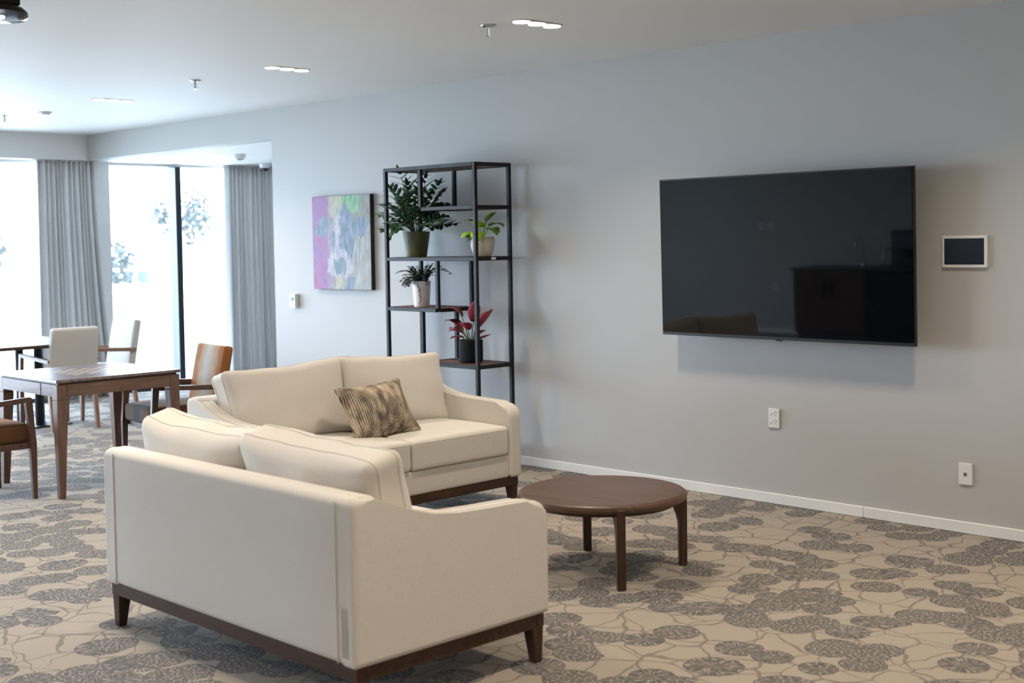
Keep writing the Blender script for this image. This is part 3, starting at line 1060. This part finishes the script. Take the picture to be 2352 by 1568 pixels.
def pothos():
    c = (-6.49, 6.13, LV[2][0])
    e = empty('potted_pothos', c)
    tag(e, 'small lime green heart leaf plant in a ribbed cream pot on the shelf', 'potted plant')
    prof = [(0, 0), (.050, 0), (.055, .004)]
    for k in range(13):
        t = k / 12
        r = .057 + .026 * math.sin(PI * min(1, t * .62 + .02)) + (.0012 if k % 2 else 0)
        prof.append((r, .006 + .122 * t))
    prof += [(.077, .134), (.072, .134), (.07, .118), (0, .118)]
    pot(e, prof, 'pot_cream', .118, .0705)
    for az, el, st, ln, wd, dr, m in ((200, 75, .12, .11, .038, .8, 'lime_dark'), (250, 45, .08, .12, .044, 1.1, 'lime'), (300, 40, .10, .13, .046, 1.5, 'lime'), (345, 50, .12, .14, .038, 1.4, 'lime_dark'),
                                     (15, 62, .13, .12, .036, 1.3, 'lime_dark'), (80, 78, .16, .10, .03, .5, 'lime_dark'), (180, 35, .08, .10, .036, .7, 'lime_dark'), (270, 80, .10, .11, .042, 1.0, 'lime'), (40, 85, .17, .07, .02, .4, 'lime'), (225, 25, .06, .09, .036, .9, 'lime')):
        heart_leaf((0, 0, .118), math.radians(az), math.radians(el), st * .85, ln, wd * 1.35, dr, m, e, .2)
pothos()

def small_fern():
    c = (-7.10, 6.10, LV[3][0])
    e = empty('potted_button_fern', c)
    tag(e, 'small dark button fern with thin trailing stems in a white pot', 'potted plant')
    pot(e, [(0, 0), (.052, 0), (.055, .004), (.067, .180), (.067, .185), (.062, .185), (.060, .170), (0, .170)], 'pot_white', .170, .0605)
    rnd = random.Random(3)
    def stem(az, el, ln, dr, seed):
        bm = nb()
        pts = squash(curve_pts((.03 * math.cos(az), .03 * math.sin(az), .17), az, el, ln, dr, 16), 0, .7, .18)
        tube(bm, pts, .0016, 4, taper=.5)
        rr = random.Random(seed)
        for i in range(1, 17):
            p = pts[i]
            tan = (pts[i] - pts[i - 1]).normalized()
            s = tan.cross(Vector((0, 0, 1)))
            if s.length < .2: s = Vector((1, 0, 0))
            s.normalize()
            for sd in (-1, 1):
                d = (s * sd + tan * .4 + Vector((0, 0, rr.uniform(-.3, .3)))).normalized()
                l = .027 * (1.1 - .5 * i / 16) * rr.uniform(.8, 1.2)
                blade(bm, [p + d * l * q for q in (0, .4, .75, 1)], .0105, lambda q: max(.1, math.sin(PI * (.15 + .8 * q))), .1, tan)
        o = obj('frond', bm, 'smallfern', e, True)
        thicken(o, .0008)
    k = 0
    for az, el, ln, dr in ((180, 60, .22, 1.3), (172, 45, .20, 1.6), (188, 62, .26, 1.6), (0, 66, .27, 1.5), (5, 58, .30, 1.5), (-12, 62, .24, 1.6), (15, 70, .20, 1.1), (60, 75, .15, 1.0), (100, 80, .14, .8), (130, 70, .16, 1.2), (210, 60, .17, 1.9), (240, 60, .17, 2.2),
                           (285, 62, .17, 2.2), (320, 65, .18, 1.9), (260, 85, .14, .9), (200, 80, .15, .9), (340, 82, .16, .8), (40, 84, .15, .7), (150, 82, .14, .8), (230, 70, .15, 1.6), (300, 75, .15, 1.6), (190, 50, .15, 1.8), (215, 45, .13, 2.0), (330, 50, .14, 1.9), (255, 55, .13, 2.2), (275, 70, .13, 1.8), (80, 60, .13, 1.2), (310, 85, .12, 1.0), (225, 85, .12, 1.0)):
        k += 1
        stem(math.radians(az), math.radians(el), ln, dr, k)
    # one long stem hanging down the front of the pot
    bm = nb()
    pts = [Vector(p) for p in ((.015, -.03, .185), (.03, -.064, .190), (.038, -.068, .165), (.047, -.060, .13), (.047, -.055, .09), (.044, -.053, .05), (.036, -.055, .015))]
    tube(bm, pts, .0016, 4)
    for i, p in enumerate(pts[1:]):
        for q in range(2):
            d = Vector(((-1) ** (i + q) * .8, -.3, -.5)).normalized()
            blade(bm, [p + Vector((0, 0, -.014 * q)) + d * .017 * t for t in (0, .4, .75, 1)], .005, lambda t: max(.1, math.sin(PI * (.15 + .8 * t))), .1)
    thicken(obj('trailing_stem', bm, 'smallfern', e, True), .0008)
small_fern()

def aglaonema():
    c = (-6.632, 6.135, LV[4][0])
    e = empty('potted_red_plant', c)
    tag(e, 'red leaved plant in a black cylindrical pot on the lower shelf', 'potted plant')
    pot(e, [(0, 0), (.076, 0), (.081, .006), (.084, .02), (.084, .152), (.079, .156), (.075, .152), (.074, .135), (0, .135)], 'pot_black', .135, .0745)
    for az, el, st, ln, wd, dr, m in ((185, 62, .16, .19, .036, .9, 'redleaf'), (176, 50, .13, .17, .032, .8, 'redleaf'), (215, 82, .24, .13, .042, .9, 'redleaf'), (330, 80, .20, .20, .034, -.1, 'redleaf'), (10, 66, .17, .19, .036, -.1, 'redleaf'),
                                     (350, 50, .10, .14, .03, .3, 'redleaf'), (240, 60, .10, .13, .03, 1.0, 'redleaf'), (60, 80, .16, .15, .034, .4, 'redleaf'), (200, 40, .07, .12, .028, .8, 'redleaf'), (290, 72, .13, .14, .034, .9, 'redleaf'), (20, 35, .06, .13, .03, -.2, 'redleaf')):
        a, el_ = math.radians(az), math.radians(el)
        sp = squash(curve_pts((.015 * math.cos(a), .015 * math.sin(a), .135), a, el_, st * .78, .3, 6), 0, .7, .16)
        o = obj('stem', tube(nb(), sp, .005, 6, taper=.6), 'redstem', e, True)
        bm = nb()
        lp = squash(curve_pts(sp[-1], a, el_ - .35, ln * .88, dr, 8), 0, 1, .16)
        blade(bm, lp, wd * 1.3, lambda t: max(.03, math.sin(PI * min(1, .1 + t * .9)) ** .8), .3)
        thicken(obj('leaf', bm, m, e, True), .001)
aglaonema()

def wire_ornament():
    # only its two black curled tips show above the sofa cushion
    e = empty('wire_ornament', (-7.06, 6.10, LV[5][0]))
    tag(e, 'black wire ornament, just two curled tips showing above the far sofa', 'ornament')
    obj('foot', cyl(nb(), 0, 0, 0, .015, .06, .055, 24), 'black', e)
    for s in (-1, 1):
        pts = [(s * .012, 0, .012)] + [(s * (.012 + .02 * t), 0, .012 + .53 * t) for t in (.3, .6, .9)] + [(s * .04, 0, .556), (s * .055, 0, .565), (s * .07, 0, .557), (s * .076, 0, .54)]
        obj('wire_stem', tube(nb(), pts, .006, 6), 'black', e, True)
wire_ornament()

# ------------------------------------------------------------------ games table
def games_table():
    x0, x1, y0, y1, zt = -8.572, -7.708, 3.645, 4.507, .74
    ox, oy = (x0 + x1) / 2, (y0 + y1) / 2
    e = empty('games_table', (ox, oy, 0))
    tag(e, 'square walnut games table with a chequered board in its top', 'table')
    hx, hy = (x1 - x0) / 2, (y1 - y0) / 2
    t = obj('tabletop', box(nb(), -hx, hx, -hy, hy, zt - .020, zt, .003, 1), 'chess', e)
    obj('shadow_gap', box(nb(), -hx + .02, hx - .02, -hy + .02, hy - .02, zt - .030, zt - .020), 'dwood', e)
    i = .006
    za, zb = zt - .108, zt - .030
    for s in (-1, 1):
        ya, yb = sorted((s * (hy - i), s * (hy - i - .022)))
        a = obj('apron', box(nb(), -hx + .07, hx - .07, ya, yb, za, zb, .002, 1), 'gwood_x', e)
        # drawer front let into the apron
        yd = sorted((s * (hy - i + .003), s * (hy - i - .01)))
        obj('drawer_front', box(nb(), -.20, .20, yd[0], yd[1], za + .002, zb - .001, .001, 1), 'gwood_x', a)
        xa, xb = sorted((s * (hx - i), s * (hx - i - .022)))
        obj('apron', box(nb(), xa, xb, -hy + .07, hy - .07, za, zb, .002, 1), 'gwood_y', e)
    for sx in (-1, 1):
        for sy in (-1, 1):
            cx, cy = sx * (hx - i - .036), sy * (hy - i - .036)
            bm = taper_leg(nb(), cx, cy, 0, za - .02, .036, .020, sx * .016, sy * .016, .003)
            box(bm, cx - .036, cx + .036, cy - .036, cy + .036, za - .02, zb, .003, 1)
            obj('leg', bm, 'gwood', e)
games_table()

# ------------------------------------------------------------------ armchairs
def chair(loc, rz, label, group, fab_b, fab_s, wd, aw=.58, bw=.50, bh=.86, ah=.635, depth=.56):
    """local: front is +y"""
    e = empty('armchair', (loc[0], loc[1], 0), rz)
    tag(e, label, 'armchair', group)
    hw = aw / 2
    fy, ry = depth / 2 - .03, -depth / 2 + .05
    # seat
    def d(v):
        u = v.x / (hw - .03); w_ = v.y / .25
        k = max(0, 1 - u * u) * max(0, 1 - w_ * w_)
        return Vector((v.x, v.y, v.z + (.018 * k ** .5 if v.z > 0 else 0)))
    bm = rbox(nb(), hw - .048, (fy - ry) / 2 + .012, .058, .026, 4, 6, d)
    xform(bm, Matrix.Translation((0, (fy + ry) / 2 + .01, .405)))
    obj('seat', bm, fab_s, e, True)
    obj('seat_rail', box(nb(), -hw + .05, hw - .05, fy - .03, fy - .008, .315, .352, .002, 1), wd, e)
    obj('seat_rail', box(nb(), -hw + .05, hw - .05, ry, ry + .022, .315, .352, .002, 1), wd, e)
    for s in (-1, 1):
        x0, x1 = sorted((s * (hw - .05), s * (hw - .028)))
        obj('seat_rail', box(nb(), x0, x1, ry, fy, .315, .352, .002, 1), wd, e)
        # front leg running up to the arm
        bm = nb()
        x = s * (hw - .022)
        ol = [(fy + .004, 0), (fy + .030, 0), (fy + .032, .34), (fy + .012, ah - .008), (fy + .004, ah), (fy - .03, ah), (fy - .03, ah - .04), (fy - .016, .46), (fy - .008, .34)]
        prism(bm, ol, 'x', x - .0165, x + .0165)
        bmesh.ops.bevel(bm, geom=list(bm.edges), offset=.003, segments=1, affect='EDGES')
        obj('leg', bm, wd, e)
        # rear leg leaning back
        bm = nb()
        xr = s * (bw / 2 - .02)
        ol = [(ry - .075, 0), (ry - .045, 0), (ry - .002, .30), (ry + .004, .46), (ry - .03, .46), (ry - .036, .30)]
        prism(bm, ol, 'x', xr - .017, xr + .017)
        obj('leg', bm, wd, e)
        # arm, falling slightly to the rear
        bm = nb()
        ol = [(fy - .028, ah), (fy - .028, ah - .032), (ry - .035, ah - .062), (ry - .05, ah - .05), (ry - .045, ah - .03)]
        prism(bm, ol, 'x', x - .021, x + .021)
        bmesh.ops.bevel(bm, geom=list(bm.edges), offset=.005, segments=2, affect='EDGES')
        obj('arm', bm, wd, e, True, 40)
    # backrest
    hh = (bh - .44) / 2
    def db(v):
        u = v.x / (bw / 2); w_ = v.z / hh
        k = max(0, 1 - u * u) * max(0, 1 - w_ * w_)
        return Vector((v.x * (1 - .04 * (w_ + 1) / 2), v.y + (.012 * k ** .5 if v.y > 0 else 0), v.z))
    bm = rbox(nb(), bw / 2, .034, hh, .022, 4, 6, db)
    xform(bm, Matrix.Translation((0, ry - .005, .44)) @ Matrix.Rotation(math.radians(11), 4, 'X') @ Matrix.Translation((0, 0, hh)))
    obj('backrest', bm, fab_b, e, True)
    return e

G1 = 'hide covered armchairs at the games table'
G2 = 'cream armchairs at the dining table'
chair((-8.13, 4.70), math.radians(180 - 8), 'walnut armchair in pale and rust cow hide, behind the far sofa', G1, 'hide_a', 'hide_seat', 'cwood', ah=.622)
chair((-8.14, 3.295), 0, 'walnut armchair with rust brown hide seat, cut by the left picture edge', G1, 'hide_b', 'hide_b', 'cwood')
chair((-10.86, 5.155), math.radians(90), 'cream upholstered armchair with its back to the camera, tucked under the dining table', G2, 'cream', 'cream', 'lwood', .46, .44, .885, .64, .60)
chair((-11.30, 5.74), math.radians(180), 'cream upholstered armchair at the dining table end, against the bright window', G2, 'cream', 'cream', 'lwood', .50, .46, .885, .65, .56)

def dining_table():
    x0, x1, y0, y1, zt = -11.62, -10.56, 3.3, 5.385, .745
    ox, oy = (x0 + x1) / 2, (y0 + y1) / 2
    e = empty('dining_table', (ox, oy, 0))
    tag(e, 'long dark dining table on black pedestals by the window, at the left edge', 'table')
    hx, hy = (x1 - x0) / 2, (y1 - y0) / 2
    obj('tabletop', box(nb(), -hx, hx, -hy, hy, zt - .032, zt, .013, 4), 'dwood_x', e, True, 30)
    for cy in (hy - .30, -hy + .30):
        obj('base_plate', box(nb(), -.30, .17, cy - .22, cy + .22, 0, .012, .003, 1), 'black', e)
        for px, py in ((-.18, .09), (-.18, -.09), (.04, -.02)):
            obj('column', cyl(nb(), px, cy + py, .012, zt - .04, .036, .036, 20), 'black', e, True, 40)
        obj('top_plate', box(nb(), -.26, .14, cy - .17, cy + .17, zt - .042, zt - .032), 'black', e)
dining_table()

# ------------------------------------------------------------------ curtains
def curtain(yt, yb, X, label, seed, folds):
    bm = nb()
    nu, nz = 220, 16
    rnd = random.Random(seed)
    ph = [rnd.uniform(0, 6.28) for _ in range(4)]
    rows = []
    for j in range(nz + 1):
        t = j / nz                      # 0 top, 1 bottom
        z = ZL - .004 - t * (ZL - .014)
        row = []
        for i in range(nu + 1):
            u = i / nu
            uw = u + .018 * math.sin(2 * PI * 2.3 * u + ph[0]) + .010 * math.sin(2 * PI * 5.1 * u + ph[1])
            flare = t ** 1.6
            y = (yt[0] + (yt[1] - yt[0]) * u) * (1 - flare) + (yb[0] + (yb[1] - yb[0]) * u) * flare
            a = .045 + .020 * t
            am = 1 + .5 * t * math.sin(2 * PI * 3 * u + ph[2])
            big = .5 * t * math.sin(2 * PI * folds * .5 * uw + ph[3])
            x = X + a * am * ((2 * abs(math.sin(PI * folds * uw)) ** .7 - 1.2) * (1 - .25 * t) + big)
            y += .010 * t * math.sin(2 * PI * folds * uw + 1.2)
            row.append(bm.verts.new((x - X, y - yt[0], z)))
        rows.append(row)
    for a, b in zip(rows, rows[1:]):
        for i in range(nu):
            bm.faces.new((a[i], a[i + 1], b[i + 1], b[i]))
    e = empty('curtain', (X, yt[0], 0))
    tag(e, label, 'curtain', 'grey curtains at the windows')
    o = obj('drape', bm, 'curtain', e, True)
    thicken(o, .004)
    ya, yb_ = sorted((yt[0], yt[1]))
    obj('track', box(nb(), -.012, .012, -.03, abs(yt[1] - yt[0]) + .03, ZL - .014, ZL - .001), 'white_plastic', e)
curtain((5.86, 6.50), (5.83, 6.66), -12.71, 'gathered grey linen curtain at the left beside the white pier', 4, 13)
curtain((8.03, 8.74), (8.00, 8.80), -12.69, 'gathered grey linen curtain at the right, next to the painting wall', 9, 12)

# ------------------------------------------------------------------ ceiling fittings
LXS = (-9.492, -7.149, -4.866, -2.57, -.28, 2.0)
def downlight(x, y, label, vis=True):
    e = empty('downlight', (x, y, ZC))
    tag(e, label, 'ceiling light', 'triple round ceiling downlights')
    ol = []
    for k in range(24):
        a = 2 * PI * k / 24
        ol.append((.056 * math.cos(a), .056 * math.sin(a) + (.115 if math.sin(a) >= 0 else -.115)))
    obj('trim_plate', prism(nb(), ol, 'z', -.004, -.0005), 'grey_plastic', e)
    for k in (-1, 0, 1):
        obj('lens', cyl(nb(), 0, k * .115, -.009, -.004, .046, .048, 32), 'lens', e, True, 40)
        if not vis and k:
            continue                    # fittings beyond the frame: one lamp spans the three lenses
        l = bpy.data.lights.new('downlight_lamp', 'AREA')
        l.shape = 'DISK' if vis else 'RECTANGLE'
        l.size = .085
        if not vis:
            l.size_y = .315
        l.energy = LAMP_WATT if vis else 3 * LAMP_WATT
        l.color = (1.0, .835, .645)
        l.spread = math.radians(128)
        o = bpy.data.objects.new('downlight_lamp', l)
        o.location = (0, k * .115, -.012)
        link(o, e)
names = {(0, 0): 'farthest triple downlight in the ceiling row along the painting wall', (1, 0): 'middle triple downlight in the ceiling, above the open shelf', (2, 0): 'nearest triple downlight in the ceiling, in front of the television'}
for r, yy in enumerate((5.022, 2.6, -0.4)):
    for i, xx in enumerate(LXS):
        far = ('farthest from', 'second from', 'third from', 'fourth from', 'fifth from', 'sixth from')[i].replace('farthest from', 'first from')
        row = ('painting wall', 'foreground sofa', 'kitchenette')[r]
        downlight(xx, yy, names.get((i, r), 'triple downlight out of view above the %s, %s the window' % (row, far)), r == 0)

def sprinkler(x, y, label):
    e = empty('fire_sprinkler', (x, y, ZC))
    tag(e, label, 'sprinkler', 'ceiling sprinkler heads')
    obj('escutcheon', lathe(nb(), [(0, -.001), (.040, -.001), (.038, -.007), (.018, -.012), (0, -.012)], 24), 'chrome', e, True, 40)
    obj('stem', cyl(nb(), 0, 0, -.055, -.010, .009, .010, 12), 'chrome', e, True, 40)
    obj('deflector', cyl(nb(), 0, 0, -.060, -.055, .015, .015, 14), 'chrome', e, True, 40)
sprinkler(-5.075, 4.862, 'chrome sprinkler head beside the nearest downlight')
sprinkler(-8.034, 4.872, 'chrome sprinkler head between the middle and farthest downlights')
sprinkler(-11.118, 4.865, 'chrome sprinkler head nearest the window, at the left picture edge')

def detector():
    e = empty('smoke_detector', (-10.65, 5.009, ZC))
    tag(e, 'flat white ceiling disc near the window bulkhead', 'smoke detector')
    obj('base', lathe(nb(), [(0, 0), (.055, 0), (.055, -.012), (0, -.012)], 24), 'white_plastic', e, True, 40)
    obj('cap', lathe(nb(), [(0, -.012), (.042, -.012), (.036, -.024), (0, -.026)], 24), 'white_plastic', e, True, 40)
detector()

def lamp_fitting():
    e = empty('ceiling_lamp', (-5.89, 2.555, ZC))
    tag(e, 'black ceiling fitting with clear lens, cut by the top left corner', 'ceiling lamp')
    obj('mount', box(nb(), -.08, .08, -.08, .08, -.045, 0, .006, 1), 'black', e)
    obj('shell', lathe(nb(), [(0, -.040), (.085, -.042), (.115, -.052), (.133, -.070), (.137, -.080), (0, -.080)], 48), 'black', e, True, 40)
    obj('lens', lathe(nb(), [(.136, -.080), (.137, -.095), (.120, -.108), (.06, -.116), (0, -.118)], 48), 'clear_plastic', e, True, 40)
    obj('lamp_bar', box(nb(), -.05, .05, -.09, .02, -.106, -.092, .004, 1), 'lens_cool', e)
lamp_fitting()

def dome(x, y, label, camera):
    e = empty('dome_camera' if camera else 'ceiling_sensor', (x, y, ZL))
    tag(e, label, 'security camera' if camera else 'sensor')
    obj('housing', lathe(nb(), [(0, 0), (.062, 0), (.064, -.01), (.056, -.04), (.044, -.05), (0, -.05)], 32), 'white_plastic', e, True, 40)
    pr_ = [(.04 * math.cos(a), -.05 - (.036 if camera else .006) * math.sin(a)) for a in [k * PI / 16 for k in range(8)]] + [(0, -.05 - (.036 if camera else .006))]
    obj('dome', lathe(nb(), pr_, 28), 'tablet_glass', e, True)
dome(-11.12, 7.22, 'white round ceiling sensor in the alcove above the window', False)
dome(-12.25, 8.28, 'white dome camera with black lens above the right curtain', True)

# ------------------------------------------------------------------ kitchenette behind the camera (seen reflected in the television)
def kitchenette():
    yb, yf = YB + .002, YB + .60
    e = empty('kitchen_cabinet', (-8.70, YB + .30, 0))
    tag(e, 'fluted brown kitchen cabinet, seen only as a reflection in the television', 'cabinet')
    obj('body', box(nb(), -.5, .5, -.298, .28, .10, .868, .002, 1), 'cabinet', e)
    obj('plinth', box(nb(), -.5, .5, -.298, .22, 0, .10), 'benchtop', e)
    for s in (-1, 1):
        d = obj('door', box(nb(), min(0, s * .495) + .002, max(0, s * .495) - .002, .28, .292, .105, .862), 'cabinet', e)
        for k in range(14):
            x = s * (.02 + k * .035)
            obj('flute', box(nb(), x - .011, x + .011, .292, .303, .11, .857, .004, 1), 'cabinet', d)
        obj('handle', box(nb(), s * .06 - .006, s * .06 + .006, .303, .335, .56, .74, .003, 1), 'black', d)
    b = tag(obj('benchtop', box(nb(), -9.22, -7.35, yb, yf + .02, .868, .90, .003, 1), 'benchtop'), 'charcoal kitchen benchtop, seen only as a reflection in the television', 'benchtop')
    for x, h, r, lab in ((-8.45, .36, .085, 'tall chrome gooseneck tap reflected in the television'), (-8.05, .22, .12, 'low chrome swivel tap reflected in the television')):
        t = empty('tap', (x, YB + .16, .90))
        tag(t, lab, 'tap')
        obj('base', cyl(nb(), 0, 0, 0, .03, .026, .022, 20), 'chrome', t, True, 40)
        pts = [(0, 0, .02), (0, 0, h - r)] + [(0, r - r * math.cos(a), h - r + r * math.sin(a)) for a in [k * PI / 10 for k in range(1, 11)]] + [(0, 2 * r, h - r - .04)]
        obj('spout', tube(nb(), pts, .011, 10), 'chrome', t, True)
        obj('lever', tube(nb(), [(0, 0, .09), (.05, 0, .10), (.09, 0, .12)], .007, 8), 'chrome', t, True)
    a = empty('coffee_machine', (-7.70, YB + .30, .90))
    tag(a, 'black coffee machine on the benchtop, reflected in the television', 'coffee machine')
    obj('housing', box(nb(), -.22, .22, -.26, .16, 0, .44, .02, 2), 'tvframe', a)
    obj('front_panel', box(nb(), -.18, .18, .16, .18, .20, .40, .004, 1), 'tablet_glass', a)
    obj('drip_tray', box(nb(), -.18, .18, .16, .26, 0, .03, .003, 1), 'black', a)
    obj('nozzle', box(nb(), -.04, .04, .16, .23, .13, .19, .004, 1), 'black', a)
    f = empty('bar_fridge', (-7.78, YB + .30, 0))
    tag(f, 'black under bench fridge, reflected in the television', 'fridge')
    obj('body', box(nb(), -.41, .41, -.29, .26, .02, .862, .004, 1), 'tvframe', f)
    obj('door', box(nb(), -.405, .405, .26, .30, .06, .858, .006, 2), 'tablet_glass', f)
    obj('handle', box(nb(), -.37, -.35, .30, .33, .5, .82, .003, 1), 'black', f)
    for sx, sy in ((-1, -1), (1, -1), (1, 1), (-1, 1)):
        obj('foot', cyl(nb(), sx * .36, sy * .22, 0, .022, .02, .02, 12), 'black', f)
    for x, z, lab in ((-10.05, 1.42, 'upper left white outlet on the back wall, reflected in the television'), (-9.90, 1.42, 'upper right white outlet on the back wall, reflected in the television'), (-9.86, .62, 'low white outlet on the back wall, reflected in the television')):
        o = empty('wall_outlet', (x, YB, z))
        tag(o, lab, 'power outlet', 'outlets on the back wall')
        obj('plate', box(nb(), -.0375, .0375, 0, .012, -.0565, .0565, .004, 1), 'white_plastic', o)
        obj('socket', box(nb(), .005, .02, .0118, .0126, -.012, .012), 'slot', o)
kitchenette()

# ------------------------------------------------------------------ outside the windows
def outside():
    g = struct(obj('ground', box(nb(), -90, -13.1, -60, 70, -1.6, -1.4), 'grass'))
    # balcony edge screen with wavy slats: a pale tiled roof just below
    e = empty('tiled_roof', (-21, 12, -1.4))
    tag(e, 'pale tiled roof outside, very bright through the window', 'roof')
    obj('house_body', box(nb(), -4.4, .0, -9, 9, 0, 1.0), 'house_wall', e)
    for k in range(9):
        z = 1.0 + k * .13
        x = .25 - k * .52
        bm = nb()
        n = 60
        vs = []
        for i in range(n * 4 + 1):
            y = -9.3 + 18.6 * i / (n * 4)
            h = .025 * math.sin(2 * PI * i / 4)
            vs.append((bm.verts.new((x, y, z + h - .03)), bm.verts.new((x, y, z + h)), bm.verts.new((x - .60, y, z + .13 + h))))
        for a, b in zip(vs, vs[1:]):
            bm.faces.new((a[0], b[0], b[1], a[1]))
            bm.faces.new((a[1], b[1], b[2], a[2]))
        obj('tile_course', bm, 'roof_tile', e)
    h = empty('house', (-46, 26.0, -1.4))
    tag(h, 'white house outside with three small windows, nearly bleached by daylight', 'house')
    obj('wall', box(nb(), -4, 0, -6, 7, 0, 3.2), 'house_wall', h)
    obj('roof', prism(nb(), [(-4.5, 3.2), (.5, 3.2), (-2, 4.4)], 'y', -6.4, 7.4), 'roof_tile', h)
    for y in (-2.2, -1.5, -.85):
        obj('window', box(nb(), -.02, .05, y, y + .42, 1.35, 2.0), 'house_glass', h)
    rnd = random.Random(8)
    for i, (x, y, zc, r, lab) in enumerate(((-40, 20.6, .9, 1.1, 'pale tree outside, left of the mullion'), (-44, 26.0, 2.6, 1.2, 'pale tree outside, right behind the dark mullion'), (-44, 33.5, 1.2, 1.0, 'pale tree outside, beside the right curtain'), (-40, 16.0, 1.4, 1.3, 'pale tree outside at the left picture edge'))):
        t = empty('tree', (x, y, -1.4))
        tag(t, lab, 'tree', 'trees outside the windows')
        obj('trunk', cyl(nb(), 0, 0, 0, zc + 1.4, .12, .07, 10), 'bark', t, True)
        bm = nb()
        for k in range(420):
            d = Vector((rnd.gauss(0, 1), rnd.gauss(0, 1), rnd.gauss(0, .7)))
            d = d.normalized() * r * rnd.random() ** .4
            c = d + Vector((0, 0, zc + 1.4))
            a = Vector((rnd.gauss(0, 1), rnd.gauss(0, 1), rnd.gauss(0, 1))).normalized() * .14
            b_ = a.orthogonal().normalized() * .08
            bm.faces.new([bm.verts.new(c + q) for q in (a, b_, -a, -b_)])
        o = obj('crown', bm, 'foliage', t)
        o['kind'] = 'stuff'
outside()
